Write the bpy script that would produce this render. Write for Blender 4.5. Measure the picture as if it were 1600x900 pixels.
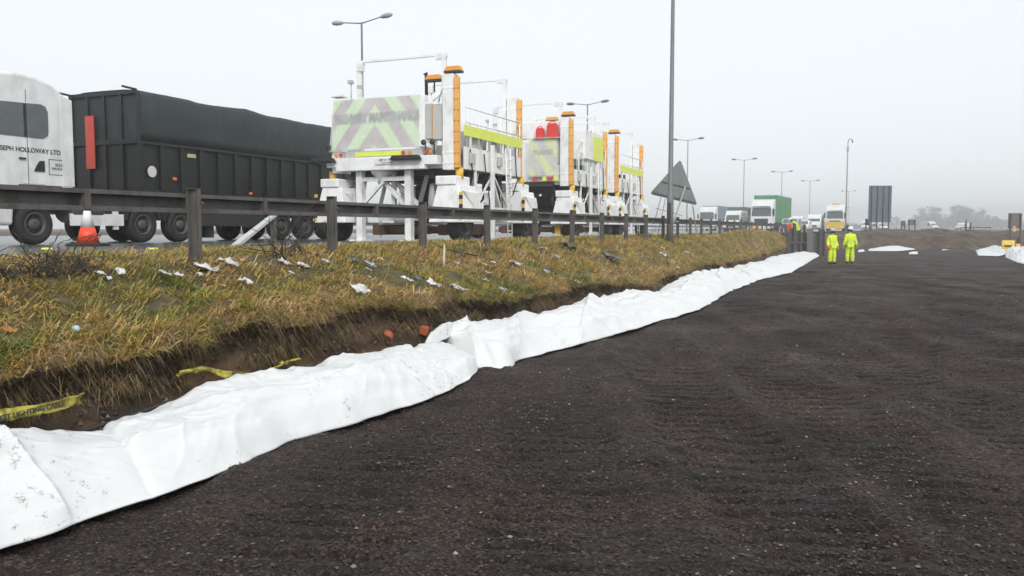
import bpy, math, random
import numpy as np
from mathutils import Vector, Matrix
R = math.radians
random.seed(7); rng = np.random.default_rng(7)
S = bpy.context.scene
for o in list(bpy.data.objects): bpy.data.objects.remove(o)
COL = S.collection

# ---------------------------------------------------------------- camera, sky, sun, exposure
EYE, F = 1.65, 1300.0                       # eye height (m), focal length in photo pixels (1600 wide)
YAW, PITCH = math.atan(550/F), math.atan(93/F)
cam_d = bpy.data.cameras.new('camera'); cam = bpy.data.objects.new('camera', cam_d); COL.objects.link(cam)
cam.location = (0, 0, EYE); cam.rotation_euler = (math.pi/2-PITCH, 0, YAW)
cam_d.sensor_width = 36; cam_d.lens = 36*F/1600; cam_d.clip_start = .05; cam_d.clip_end = 4000
S.camera = cam
W = bpy.data.worlds.new('World'); S.world = W; W.use_nodes = True
nt = W.node_tree; bg = nt.nodes['Background']
sky = nt.nodes.new('ShaderNodeTexSky'); sky.sky_type = 'NISHITA'; sky.sun_disc = False
SUN_EL, SUN_ROT = R(36), R(145)
sky.sun_elevation = SUN_EL; sky.sun_rotation = SUN_ROT; sky.air_density = 1.0; sky.dust_density = 4; sky.ozone_density = 1
hs = nt.nodes.new('ShaderNodeHueSaturation'); hs.inputs['Saturation'].default_value = .12
mx = nt.nodes.new('ShaderNodeMix'); mx.data_type = 'RGBA'; mx.inputs[0].default_value = .80
mx.inputs[7].default_value = (9.0, 9.5, 9.85, 1)   # even cloud deck
nt.links.new(sky.outputs[0], hs.inputs['Color']); nt.links.new(hs.outputs[0], mx.inputs[6])
nt.links.new(mx.outputs[2], bg.inputs[0]); bg.inputs[1].default_value = .097
sd = bpy.data.lights.new('sun', 'SUN'); sd.energy = 1.5; sd.angle = R(14); sd.color = (1, .97, .93)
sun = bpy.data.objects.new('sun', sd); COL.objects.link(sun)
sun.rotation_euler = (math.pi/2-SUN_EL, 0, math.pi-SUN_ROT)
S.view_settings.view_transform = 'Standard'; S.view_settings.look = 'None'
S.view_settings.exposure = 0.27; S.view_settings.gamma = 1; S.view_settings.use_curve_mapping = False
S.cycles.use_denoising = True; S.cycles.max_bounces = 10; S.cycles.diffuse_bounces = 3; S.cycles.volume_bounces = 6
S.cycles.transparent_max_bounces = 10; S.cycles.caustics_reflective = False; S.cycles.caustics_refractive = False

# ---------------------------------------------------------------- helpers
CR, SR = math.cos(YAW), math.sin(YAW); CP, SP = math.cos(PITCH), math.sin(PITCH)
def ray(px, py):
    x, y, z = (px-800)/F, 1.0, -(py-450)/F           # camera axes: right, forward, up
    y2, z2 = y*CP + z*SP, -y*SP + z*CP
    return Vector((x*CR - y2*SR, x*SR + y2*CR, z2))
def at_x(px, py, X):                                   # hit of the sight line with the plane x = X
    d = ray(px, py); t = X/d.x; return Vector((X, d.y*t, EYE+d.z*t))
def at_z(px, py, Z):
    d = ray(px, py); t = (Z-EYE)/d.z; return Vector((d.x*t, d.y*t, Z))
def at_d(px, py, D):                                   # at depth D along the optical axis (horizontal)
    d = ray(px, py); return Vector((d.x*D, d.y*D, EYE+d.z*D))

_perm = rng.random((256, 256))
def vnoise(x, y):
    x = np.asarray(x, float); y = np.asarray(y, float)
    xi, yi = np.floor(x).astype(int), np.floor(y).astype(int); xf, yf = x-xi, y-yi
    xf = xf*xf*(3-2*xf); yf = yf*yf*(3-2*yf)
    g = lambda a, b: _perm[a & 255, b & 255]
    return (g(xi, yi)*(1-xf)+g(xi+1, yi)*xf)*(1-yf)+(g(xi, yi+1)*(1-xf)+g(xi+1, yi+1)*xf)*yf
def fbm(x, y, o=4):
    s = 0; a = .5; x = np.asarray(x, float); y = np.asarray(y, float)
    for k in range(o): s = s+a*vnoise(x*2**k+17*k, y*2**k+31*k); a *= .5
    return s*2-1

_mats = {}
def mat(name, col, rough=.6, metal=0.0, var=.12, scale=3.0, dirt=None, damt=.35, dscale=4.0, bump=0.0, bscale=60.0, alpha=1.0, spec=.5, emit=None, trans=0.0):
    if name in _mats: return _mats[name]
    m = bpy.data.materials.new(name); m.use_nodes = True; _mats[name] = m
    n, l = m.node_tree.nodes, m.node_tree.links; b = n['Principled BSDF']
    tc = n.new('ShaderNodeTexCoord'); no = n.new('ShaderNodeTexNoise'); no.inputs['Scale'].default_value = scale; no.inputs['Detail'].default_value = 6
    l.new(tc.outputs['Object'], no.inputs['Vector'])
    mixn = n.new('ShaderNodeMix'); mixn.data_type = 'RGBA'; l.new(no.outputs[0], mixn.inputs[0])
    mixn.inputs[6].default_value = (*[c*(1-var*1.5) for c in col], 1); mixn.inputs[7].default_value = (*[min(1, c*(1+var*1.5)) for c in col], 1)
    out = mixn.outputs[2]
    if dirt:
        d = n.new('ShaderNodeTexNoise'); d.inputs['Scale'].default_value = dscale; d.inputs['Detail'].default_value = 9; d.inputs['Roughness'].default_value = .68
        mp = n.new('ShaderNodeMapping'); mp.inputs['Scale'].default_value = (1, 1, .45); l.new(tc.outputs['Object'], mp.inputs[0]); l.new(mp.outputs[0], d.inputs['Vector'])
        r = n.new('ShaderNodeMapRange'); r.inputs[1].default_value = .48; r.inputs[2].default_value = .72; r.inputs[4].default_value = damt; l.new(d.outputs[0], r.inputs[0])
        m2 = n.new('ShaderNodeMix'); m2.data_type = 'RGBA'; l.new(r.outputs[0], m2.inputs[0]); l.new(out, m2.inputs[6]); m2.inputs[7].default_value = (*dirt, 1); out = m2.outputs[2]
    l.new(out, b.inputs['Base Color'])
    b.inputs['Roughness'].default_value = rough; b.inputs['Metallic'].default_value = metal; b.inputs['Specular IOR Level'].default_value = spec
    b.inputs['Alpha'].default_value = alpha
    if trans: b.inputs['Transmission Weight'].default_value = trans
    if emit: b.inputs['Emission Color'].default_value = (*col, 1); b.inputs['Emission Strength'].default_value = emit
    if bump:
        bn = n.new('ShaderNodeTexNoise'); bn.inputs['Scale'].default_value = bscale; bn.inputs['Detail'].default_value = 5; l.new(tc.outputs['Object'], bn.inputs['Vector'])
        bu = n.new('ShaderNodeBump'); bu.inputs['Strength'].default_value = bump; bu.inputs['Distance'].default_value = .02; l.new(bn.outputs[0], bu.inputs['Height']); l.new(bu.outputs[0], b.inputs['Normal'])
    return m

def link(name, me, parent=None):
    o = bpy.data.objects.new(name, me); COL.objects.link(o)
    if parent: o.parent = parent
    return o
def tag(o, label=None, cat=None, group=None, kind=None):
    if label: o['label'] = label
    if cat: o['category'] = cat
    if group: o['group'] = group
    if kind: o['kind'] = kind
    return o
def empty(name, loc, label, cat, rz=0, group=None):
    o = bpy.data.objects.new(name, None); COL.objects.link(o); o.empty_display_size = .2
    o.location = loc; o.rotation_euler = (0, 0, rz); return tag(o, label, cat, group)
def np_mesh(name, V, Fq, m=None, smooth=True, parent=None):
    V = np.asarray(V, np.float32); Fq = np.asarray(Fq, np.int32); k = Fq.shape[1]
    me = bpy.data.meshes.new(name); me.vertices.add(len(V)); me.vertices.foreach_set('co', V.ravel())
    me.loops.add(Fq.size); me.loops.foreach_set('vertex_index', Fq.ravel())
    me.polygons.add(len(Fq)); me.polygons.foreach_set('loop_start', np.arange(0, Fq.size, k, dtype=np.int32))
    me.polygons.foreach_set('use_smooth', np.full(len(Fq), smooth)); me.update(calc_edges=True)
    if m: me.materials.append(m)
    return link(name, me, parent)
def gridfaces(nu, nv):
    i = np.arange(nu-1)[:, None]*nv+np.arange(nv-1)[None, :]
    return np.stack([i, i+nv, i+nv+1, i+1], -1).reshape(-1, 4)
def attr(o, name, vals):
    a = o.data.attributes.new(name, 'FLOAT', 'POINT'); a.data.foreach_set('value', np.asarray(vals, np.float32))

class MB:
    def __init__(s): s.v, s.f, s.sm = [], [], []
    def add(s, v, f, sm=False):
        n = len(s.v); s.v += [tuple(p) for p in v]; s.f += [tuple(i+n for i in q) for q in f]; s.sm += [sm]*len(f); return s
    def box(s, x0, x1, y0, y1, z0, z1):
        return s.hexa([(x0, y0, z0), (x1, y0, z0), (x1, y1, z0), (x0, y1, z0), (x0, y0, z1), (x1, y0, z1), (x1, y1, z1), (x0, y1, z1)])
    def hexa(s, p): return s.add(p, [(3, 2, 1, 0), (4, 5, 6, 7), (0, 1, 5, 4), (1, 2, 6, 5), (2, 3, 7, 6), (3, 0, 4, 7)])
    def taper(s, x0, x1, y0, y1, z0, z1, tx, ty=0):        # box whose top is inset
        return s.hexa([(x0, y0, z0), (x1, y0, z0), (x1, y1, z0), (x0, y1, z0), (x0+tx, y0+ty, z1), (x1-tx, y0+ty, z1), (x1-tx, y1-ty, z1), (x0+tx, y1-ty, z1)])
    def tube(s, pts, r, n=8, cap=True):
        pts = [Vector(p) for p in pts]; rr = r if isinstance(r, (list, tuple)) else [r]*len(pts); V = []; up = None
        for i, p in enumerate(pts):
            d = (pts[min(i+1, len(pts)-1)]-pts[max(i-1, 0)]).normalized()
            if up is None: up = Vector((0, 0, 1)) if abs(d.z) < .9 else Vector((1, 0, 0))
            a = d.cross(up).normalized(); b = a.cross(d).normalized(); up = b
            for k in range(n):
                t = 2*math.pi*k/n; V.append(p+(a*math.cos(t)+b*math.sin(t))*rr[i])
        Fc = [(i*n+k, i*n+(k+1) % n, (i+1)*n+(k+1) % n, (i+1)*n+k) for i in range(len(pts)-1) for k in range(n)]
        s.add(V, Fc, True); b0 = len(s.v)-len(V)
        if cap:
            s.f += [tuple(b0+k for k in range(n))[::-1], tuple(b0+(len(pts)-1)*n+k for k in range(n))]; s.sm += [False]*2
        return s
    def bar(s, p0, p1, w, h=None):                         # square section between two points
        h = h or w; p0, p1 = Vector(p0), Vector(p1); d = (p1-p0).normalized(); up = Vector((0, 0, 1)) if abs(d.z) < .9 else Vector((0, 1, 0))
        a = d.cross(up).normalized()*w/2; b = a.cross(d).normalized()*h/2
        return s.hexa([p0-a-b, p0+a-b, p0+a+b, p0-a+b, p1-a-b, p1+a-b, p1+a+b, p1-a+b])
    def prism(s, prof, x0, x1, sm=False):                  # (y,z) outline extruded along x
        n = len(prof); V = [(x0, y, z) for y, z in prof]+[(x1, y, z) for y, z in prof]
        return s.add(V, [(k, (k+1) % n, n+(k+1) % n, n+k) for k in range(n)]+[tuple(range(n))[::-1], tuple(range(n, 2*n))])
    def lathe(s, prof, c, axis='x', n=24):                 # (radius, along) pairs around an axis
        V = []
        for r, h in prof:
            for k in range(n):
                t = 2*math.pi*k/n; a, b = r*math.cos(t), r*math.sin(t)
                V.append((c[0]+h, c[1]+a, c[2]+b) if axis == 'x' else (c[0]+a, c[1]+h, c[2]+b) if axis == 'y' else (c[0]+a, c[1]+b, c[2]+h))
        m = len(prof); Fc = [(i*n+k, i*n+(k+1) % n, (i+1)*n+(k+1) % n, (i+1)*n+k) for i in range(m-1) for k in range(n)]
        s.add(V, Fc, True)
        b0 = len(s.v)-len(V); s.f += [tuple(b0+k for k in range(n))[::-1], tuple(b0+(m-1)*n+k for k in range(n))]; s.sm += [False]*2
        return s
    def build(s, name, m, parent=None, bevel=0):
        me = bpy.data.meshes.new(name); me.from_pydata([tuple(p) for p in s.v], [], s.f); me.polygons.foreach_set('use_smooth', s.sm)
        me.materials.append(m); me.validate(); o = link(name, me, parent)
        if bevel:
            b = o.modifiers.new('bevel', 'BEVEL'); b.width = bevel; b.segments = 2; b.limit_method = 'ANGLE'; b.angle_limit = R(40)
        return o
def text(body, size, m, parent, loc, rot, name='lettering', spacing=1.0, sx=1.0, bold=0.0):
    cu = bpy.data.curves.new('txt', 'FONT'); cu.body = body; cu.size = size; cu.extrude = .002; cu.align_x = 'CENTER'; cu.align_y = 'CENTER'
    cu.space_character = spacing; cu.offset = bold
    t = bpy.data.objects.new('txt', cu); COL.objects.link(t); bpy.context.view_layer.update()
    me = bpy.data.meshes.new_from_object(t.evaluated_get(bpy.context.evaluated_depsgraph_get())); bpy.data.objects.remove(t)
    me.materials.clear(); me.materials.append(m); o = link(name, me, parent); o.location = loc; o.rotation_euler = rot; o.scale = (sx, 1, 1); return o
def copy_tree(o, parent=None):
    c = o.copy(); COL.objects.link(c); c.parent = parent
    for ch in list(o.children): copy_tree(ch, c)
    return c

# ---------------------------------------------------------------- materials
WHITE = mat('white_paint', (.87, .88, .88), .45, var=.03, dirt=(.42, .39, .34), damt=.5, dscale=3.5)
WHITE2 = mat('white_steel', (.82, .83, .83), .5, dirt=(.42, .37, .30), damt=.6, dscale=4)
GREYBOX = mat('grey_enamel', (.50, .51, .49), .5, dirt=(.33, .32, .3), damt=.3)
ORANGE = mat('orange_paint', (.86, .42, .10), .5, dirt=(.55, .28, .08), damt=.4)
YELLOW = mat('yellow_paint', (.75, .48, .05), .5, dirt=(.4, .27, .06), damt=.4)
LIME = mat('lime_reflective', (.76, .84, .10), .45, var=.08)
MAROON = mat('maroon_reflective', (.30, .10, .10), .5)
RED = mat('red_plastic', (.72, .04, .03), .4)
AMBER = mat('amber_lens', (.85, .30, .04), .3, var=.35, scale=45)
BLACK = mat('black_rubber', (.014, .014, .015), .8, dirt=(.045, .042, .04), damt=.5, dscale=6)
DARK = mat('dark_steel', (.03, .031, .032), .6, dirt=(.07, .06, .05), damt=.5)
RIM = mat('wheel_rim', (.07, .07, .07), .6, .2, dirt=(.1, .09, .08), damt=.7)
RUST = mat('rusty_steel', (.14, .075, .045), .8, dirt=(.06, .04, .03), damt=.6)
GALV = mat('weathered_galvanised_steel', (.13, .122, .118), .55, .25, var=.25, scale=3, dirt=(.05, .04, .033), damt=.85, dscale=7, bump=.15)
MAST = mat('mast_steel', (.17, .175, .175), .55, .2, dirt=(.08, .08, .08), damt=.4)
MASTL = mat('pale_mast_steel', (.36, .37, .37), .55, .2)
GLASS = mat('dark_glass', (.07, .085, .09), .08, spec=.8, var=.3)
LENS = mat('clear_lens', (.75, .76, .74), .2)
TEXTM = mat('dark_lettering', (.05, .05, .055), .5)
FADE = mat('faded_lettering', (.025, .03, .025), .6)
TYRE = BLACK

def wheel(parent, c, r=.5, w=.3, side=1, name='wheel'):     # axis along x, hub on the +x side when side=1
    x, y, z = c; h = w/2
    t = MB().lathe([(r*.6, -h), (r*.93, -h), (r, -h*.7), (r, h*.7), (r*.93, h), (r*.62, h), (r*.58, h*.5)], c, 'x', 28).build(name, TYRE, parent)
    s = side
    rm = MB().lathe([(r*.57, s*h*.3), (r*.60, s*h*1.02), (r*.50, s*h*.9), (r*.46, s*h*.45), (r*.28, s*h*.4), (r*.26, s*h*.95), (r*.12, s*h*.98), (.01, s*h*1.0)], c, 'x', 24)
    for k in range(8):
        a = k*math.pi/4; rm.tube([(x+s*h*.4, y+r*.37*math.cos(a), z+r*.37*math.sin(a)), (x+s*h*.55, y+r*.37*math.cos(a), z+r*.37*math.sin(a))], .02, 6)
    rm.build('rim', RIM, t); return t
HAZE = .0019
# ---------------------------------------------------------------- the lie of the land
ROAD_Z, TOP_Z = 1.27, 1.31
_et = [-60, 0, 36, 67, 98.5, 130, 160.7, 193, 249, 400, 700]
_el = [10.2, 10, 10, 8.2, 5.6, 3.2, .4, -2.7, -9.6, -35, -110]
edge = lambda t: np.interp(t, _et, _el)                 # distance of the road's near edge left of the y axis
def gz(y): return -.004*np.clip(y, 0, 90)
GRASS_LIP = [(-200, 600), (0, 556), (130, 548), (200, 532), (300, 520), (400, 497), (500, 487), (600, 474), (700, 464), (780, 468), (850, 455), (930, 438), (1000, 443), (1050, 425), (1100, 412), (1160, 403), (1210, 390), (1240, 378)]
_l = [5.05, 5.0, 5.0, 5.0, 5.02, 5.0, 5.02, 5.0, 4.95, 4.9, 4.9, 4.95, 4.85, 4.9, 4.9, 4.9, 4.95, 5.2]
_p = [at_x(a, b, -L) for (a, b), L in zip(GRASS_LIP, _l)]
lip_t = [p.y for p in _p]; lip_z = [p.z for p in _p]; lip_L = _l
# 76 m along, the bank ends
BT0, BT1 = -14.0, 74.0
def bank_profile(t):
    """outline of the bank's section at station t: list of (L, z) arrays from toe to kerb"""
    f = np.clip((BT1-t)/5, 0, 1)**.6
    L1 = np.interp(t, lip_t, lip_L); z1 = np.interp(t, lip_t, lip_z)
    n = fbm(t*1.3, t*0+3)*.10
    k2z = np.interp(t, [-14, 25, 33, 38, 43, 50, 56, 66, 71, 75], [1.06, 1.06, 1.16, 1.36, 1.58, 1.56, 1.44, 1.0, .6, .2])+fbm(t*.8, t*0+9)*.05
    wob = fbm(t*.9, t*0+33, 3)*.16+fbm(t*2.7, t*0+51, 3)*.10; L1 = L1+wob; z1 = z1+wob*.5-.02
    L0 = L1-wob-.10-.08*fbm(t*.9, t*0+5); g = gz(t)
    top = TOP_Z+0*t
    pts = [(L0, g-.1), (L0+.03, g+.22), (L0+.16+n*.5, g+(z1-g)*.50), (L1+.15+n*.7, z1-.13), (L1-.05+n*.9, z1-.02), (L1+.16, z1+.13),
           (5.7+0*t, np.maximum(k2z, z1+.1)), (6.34+0*t, top), (7.4+0*t, top+.02), (edge(t)-.9, top-.0), (edge(t)+.05, 0*t+ROAD_Z-.03), (edge(t)+1.0, 0*t+ROAD_Z-.25)]
    return [(L, g-.15+(z-(g-.15))*f) for L, z in pts]
def bank_surface(t, u):
    """t, u arrays (u 0..11) -> x,y,z without fine relief"""
    P = bank_profile(t); Ls = np.stack([np.broadcast_to(p[0], t.shape) for p in P]); Zs = np.stack([np.broadcast_to(p[1], t.shape) for p in P])
    i = np.clip(np.floor(u).astype(int), 0, len(P)-2); f = u-i
    idx = np.arange(len(t)); La = Ls[i, idx]*(1-f)+Ls[i+1, idx]*f; Za = Zs[i, idx]*(1-f)+Zs[i+1, idx]*f
    return -La, t, Za
tt = np.concatenate([np.arange(BT0, 24, .07), np.arange(24, 45, .15), np.arange(45, BT1+.01, .3)])
uu = np.concatenate([np.linspace(0, 4, 26), np.linspace(4.1, 8, 34), np.linspace(8.2, 11, 10)])
T, U = np.meshgrid(tt, uu, indexing='ij')
bx, by, bz = bank_surface(T.ravel(), U.ravel())
face = np.clip(1-np.abs(U.ravel()-2.0)/2.2, 0, 1)
bx = bx + fbm(by*3.1, bz*4+5, 5)*.17*face + fbm(by*9, bz*11, 4)*.09*face
bz = bz + (fbm(bx*2.3, by*2.3, 5)*.07+fbm(bx*9, by*9, 3)*.025)*np.clip(U.ravel()-3.2, 0, 1)*(U.ravel() < 9.3)

def bank_mat():
    m = bpy.data.materials.new('bank_earth_and_turf'); m.use_nodes = True; n, l = m.node_tree.nodes, m.node_tree.links; b = n['Principled BSDF']
    tc = n.new('ShaderNodeTexCoord'); geo = n.new('ShaderNodeAttribute'); geo.attribute_name = 'turf'
    def noise(s, d=8, ro=.6):
        k = n.new('ShaderNodeTexNoise'); k.inputs['Scale'].default_value = s; k.inputs['Detail'].default_value = d; k.inputs['Roughness'].default_value = ro; l.new(tc.outputs['Object'], k.inputs['Vector']); return k
    def ramp(src, stops):
        r = n.new('ShaderNodeValToRGB'); r.color_ramp.elements[0].position = stops[0][0]; r.color_ramp.elements[0].color = (*stops[0][1], 1)
        r.color_ramp.elements[1].position = stops[-1][0]; r.color_ramp.elements[1].color = (*stops[-1][1], 1)
        for p, c in stops[1:-1]: e = r.color_ramp.elements.new(p); e.color = (*c, 1)
        l.new(src, r.inputs[0]); return r
    a = noise(2.2); soil = ramp(a.outputs[0], [(.30, (.03, .02, .014)), (.44, (.08, .047, .028)), (.56, (.13, .078, .042)), (.70, (.21, .125, .065))])
    top = ramp(noise(6).outputs[0], [(.3, (.028, .024, .02)), (.7, (.095, .075, .055))])
    la = n.new('ShaderNodeAttribute'); la.attribute_name = 'topsoil'
    ms = n.new('ShaderNodeMix'); ms.data_type = 'RGBA'; l.new(la.outputs['Fac'], ms.inputs[0]); l.new(soil.outputs[0], ms.inputs[6]); l.new(top.outputs[0], ms.inputs[7])
    th = ramp(noise(7).outputs[0], [(.32, (.045, .040, .018)), (.5, (.11, .088, .036)), (.68, (.17, .125, .055))])
    mm = n.new('ShaderNodeMix'); mm.data_type = 'RGBA'; l.new(geo.outputs['Fac'], mm.inputs[0]); l.new(ms.outputs[2], mm.inputs[6]); l.new(th.outputs[0], mm.inputs[7])
    l.new(mm.outputs[2], b.inputs['Base Color']); b.inputs['Roughness'].default_value = .85
    bu = n.new('ShaderNodeBump'); bu.inputs['Strength'].default_value = .9; bu.inputs['Distance'].default_value = .03; l.new(noise(28, 8, .75).outputs[0], bu.inputs['Height']); l.new(bu.outputs[0], b.inputs['Normal'])
    return m
bank = np_mesh('grass_bank', np.stack([bx, by, bz], 1), gridfaces(len(tt), len(uu))[:, ::-1], bank_mat()); tag(bank, kind='structure')
attr(bank, 'turf', np.clip((U.ravel()-3.6+fbm(by*4, bz*4)*.9)*2, 0, 1))
attr(bank, 'topsoil', np.clip((U.ravel()-1.95+fbm(by*1.1, bz*2+7)*2.2)*1.2, 0, 1))

# road -------------------------------------------------------------
def strip(name, ts, La, Lb, z, m, zb=None):
    V = np.concatenate([np.stack([-La(ts), ts, 0*ts+z], 1), np.stack([-Lb(ts), ts, 0*ts+(zb if zb is not None else z)], 1)]); k = len(ts)
    f = np.array([[i, i+1, k+i+1, k+i] for i in range(k-1)]); return np_mesh(name, V, f, m, False)
def asphalt():
    m = mat('wet_asphalt', (.085, .088, .092), .26, var=.25, scale=.7, dirt=(.14, .145, .15), damt=.6, dscale=1.2, bump=.25, bscale=90); return m
rt = np.concatenate([np.arange(-40, 100, 4.), np.arange(100, 690, 12.)])
tag(strip('road', rt, edge, lambda t: edge(t)+30, ROAD_Z, asphalt()), kind='structure')
LINE = mat('road_marking_white', (.72, .72, .70), .5, dirt=(.3, .3, .3), damt=.6, dscale=9)
tag(strip('road_edge_line', rt, lambda t: edge(t)+.35, lambda t: edge(t)+.55, ROAD_Z+.005, LINE), kind='structure')
V, Fc = [], []
for L in (3.7, 7.3, 10.9):
    for y in np.arange(-20, 260, 9.):
        k = len(V); e0, e1 = edge(y)+L, edge(y+2)+L
        V += [(-e0, y, ROAD_Z+.005), (-e0-.12, y, ROAD_Z+.005), (-e1-.12, y+2, ROAD_Z+.005), (-e1, y+2, ROAD_Z+.005)]; Fc.append((k, k+1, k+2, k+3)[::-1])
tag(np_mesh('lane_dashes', V, Fc, LINE, False), kind='structure')
KERB = mat('concrete_kerb', (.22, .21, .2), .8, dirt=(.1, .09, .08), damt=.7, bump=.3)
kt = np.arange(-14, 60, 1.0); ke = edge(kt)
V = []
for dL, z in ((-.14, 1.1), (-.14, 1.335), (-.01, 1.335), (.0, 1.2)): V.append(np.stack([-(ke+dL), kt, 0*kt+z], 1))
V = np.concatenate(V); k = len(kt)
tag(np_mesh('kerb', V, np.concatenate([np.array([[a*k+i, a*k+i+1, (a+1)*k+i+1, (a+1)*k+i] for i in range(k-1)]) for a in range(3)])[:, ::-1], KERB, False), kind='structure')

# far field, one sheet to the horizon -------------------------------
def axis(a, b, near, n):
    s = np.linspace(-1, 1, n); return None
xs = np.concatenate([np.arange(-900, -60, 30.), np.arange(-60, -14, 4.), np.arange(-14, 70, .8), np.arange(70, 900, 25.)])
ys = np.concatenate([np.arange(-100, 60, 8.), np.arange(60, 76, 2.), np.arange(76, 125, .6), np.arange(125, 200, 4), np.arange(200, 1400, 30.)])
X, Y = np.meshgrid(xs, ys, indexing='ij'); x, y = X.ravel(), Y.ravel()
hh = 1.12+0*x
# the excavated site: everything right of the bank, until the spoil ridges
yb = 88+3*fbm(x*.12, x*0+2)-np.clip((x-12)*.9, 0, 34)
inside = np.clip((yb-y)/7+.5, 0, 1); inside = inside*inside*(3-2*inside)
inside = inside*np.clip((x+12)/1.2, 0, 1)*np.clip((46-x)/4, 0, 1)
hh = hh*(1-inside)+(-.9)*inside
rid = np.exp(-((y-yb-9)/6)**2)*(.1+.9*np.clip(fbm(x*.3, y*.25+4, 5)*1.7+.3, 0, 1.3))*.62
rid2 = np.exp(-((y-yb-22)/7)**2)*(.2+.8*np.clip(fbm(x*.11+40, y*.1, 5)+.2, 0, 1.3))*.55
onsite = np.clip((x+edge(y)-1.5)/3, 0, 1)
rid2 = rid2*np.clip((x-16)/3, 0, 1)
hh = hh+(rid*.8+rid2*.7)*onsite+fbm(x*.7, y*.7, 4)*.42*np.exp(-((y-yb-10)/14)**2)*onsite
hh = np.where(((x+edge(y)) < 1.0) & (x > -edge(y)-31) & (y < 700), .9, hh)
def field_mat():
    m = bpy.data.materials.new('field_earth'); m.use_nodes = True; n, l = m.node_tree.nodes, m.node_tree.links; b = n['Principled BSDF']
    tc = n.new('ShaderNodeTexCoord')
    def noise(s, d=8):
        k = n.new('ShaderNodeTexNoise'); k.inputs['Scale'].default_value = s; k.inputs['Detail'].default_value = d; l.new(tc.outputs['Object'], k.inputs['Vector']); return k
    r = n.new('ShaderNodeValToRGB'); l.new(noise(.9).outputs[0], r.inputs[0]); E = r.color_ramp.elements
    E[0].position = .32; E[0].color = (.022, .018, .016, 1); E[1].position = .68; E[1].color = (.13, .12, .05, 1)
    for p, c in ((.44, (.045, .032, .024)), (.52, (.11, .062, .036)), (.60, (.06, .05, .035))): e = E.new(p); e.color = (*c, 1)
    l.new(r.outputs[0], b.inputs['Base Color']); b.inputs['Roughness'].default_value = .9
    bu = n.new('ShaderNodeBump'); bu.inputs['Strength'].default_value = .8; bu.inputs['Distance'].default_value = .25; l.new(noise(2.5).outputs[0], bu.inputs['Height']); l.new(bu.outputs[0], b.inputs['Normal'])
    return m
tag(np_mesh('field', np.stack([x, y, hh], 1), gridfaces(len(xs), len(ys)), field_mat()), kind='structure')

# black planings: polar sheet around the camera ---------------------
rr = np.concatenate([np.linspace(.2, 2.6, 30), np.geomspace(2.65, 100, 1250)]); aa = np.radians(np.linspace(-75, 75, 460))
RR, AA = np.meshgrid(rr, aa, indexing='ij'); x, y = (RR*np.sin(AA)).ravel(), (RR*np.cos(AA)).ravel()
rot = R(-19)
WINDROW = [([-.1, .35, 1.1, 1.3, 1.5], [4, 7.5, 13, 17, 23]), ([-1.6, -1.35, -.5, -.2, -.3, -.8], [4, 6, 9, 12, 17, 26]), ([1.9, 2.0, 2.6, 3.0], [5, 9, 16, 26]), ([-2.9, -2.6, -2.0], [5, 9, 16])]
def rough_ground(x, y):
    q = y*math.cos(rot)+x*math.sin(rot)
    pl = x*math.cos(rot)-y*math.sin(rot)+fbm(q*.12, q*0+5, 2)*.9; band = 0*x; lane = 0*x; off = 0*x
    for k, pc in enumerate((-2.9, -1.45, -.1, 1.25, 2.5, 3.9, 5.2, 6.5, 8.0, 9.6, 11.5, 13.5)):
        g = 1/(1+np.exp((np.abs(pl-pc)-.46)/.035)); band = np.maximum(band, g); off = np.where(np.abs(pl-pc) < .7, k*2.1, off); lane = lane-.022*g+.022*np.exp(-((np.abs(pl-pc)-.55)/.09)**2)*np.clip(fbm(q*1.5, q*0+k, 3)*2+.6, 0, 1.4)
    band = band*np.clip(fbm(x*.45+3, y*.22+1, 3)*3+.85, 0, 1)
    ph = q/.24*2*np.pi+fbm(x*.9, y*.9)*2.2+off
    rib = lane*1.3-.085*np.exp(-(np.sin(ph/2)/.38)**2)*band*np.clip(fbm(x*1.6, y*1.6, 3)*1.8+.85, .15, 1.1)
    rut = -np.exp(-((x-.9-.12*y*.3)/.35)**2)*.02-np.exp(-((x+1.1-.03*y)/.3)**2)*.015-np.exp(-((x-3.2-.05*y)/.4)**2)*.02
    for wx, w0 in WINDROW: rut = rut+np.exp(-((x-np.interp(y, w0, wx)-.12*fbm(y*1.3, y*0+wx[0], 3))/.13)**2)*.035*np.clip(fbm(x*2, y*2+wx[0])*2+.4, 0, 1.5)
    return gz(y)+rib+rut+fbm(x*.5, y*.5, 3)*.05+fbm(x*2, y*2, 3)*.026+fbm(x*5, y*5, 4)*.018+fbm(x*26, y*26, 3)*.015
zz = rough_ground(x, y)
pl_ = x*math.cos(rot)-y*math.sin(rot)+fbm((y*math.cos(rot)+x*math.sin(rot))*.12, x*0+5, 2)*.9
compact = sum(1/(1+np.exp((np.abs(pl_-pc)-.46)/.06)) for pc in (-2.9, -1.45, -.1, 1.25, 2.5, 3.9, 5.2, 6.5, 8.0, 9.6, 11.5, 13.5))*np.clip(fbm(x*.5, y*.2+7, 3)*3+.6, 0, 1)
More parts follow.
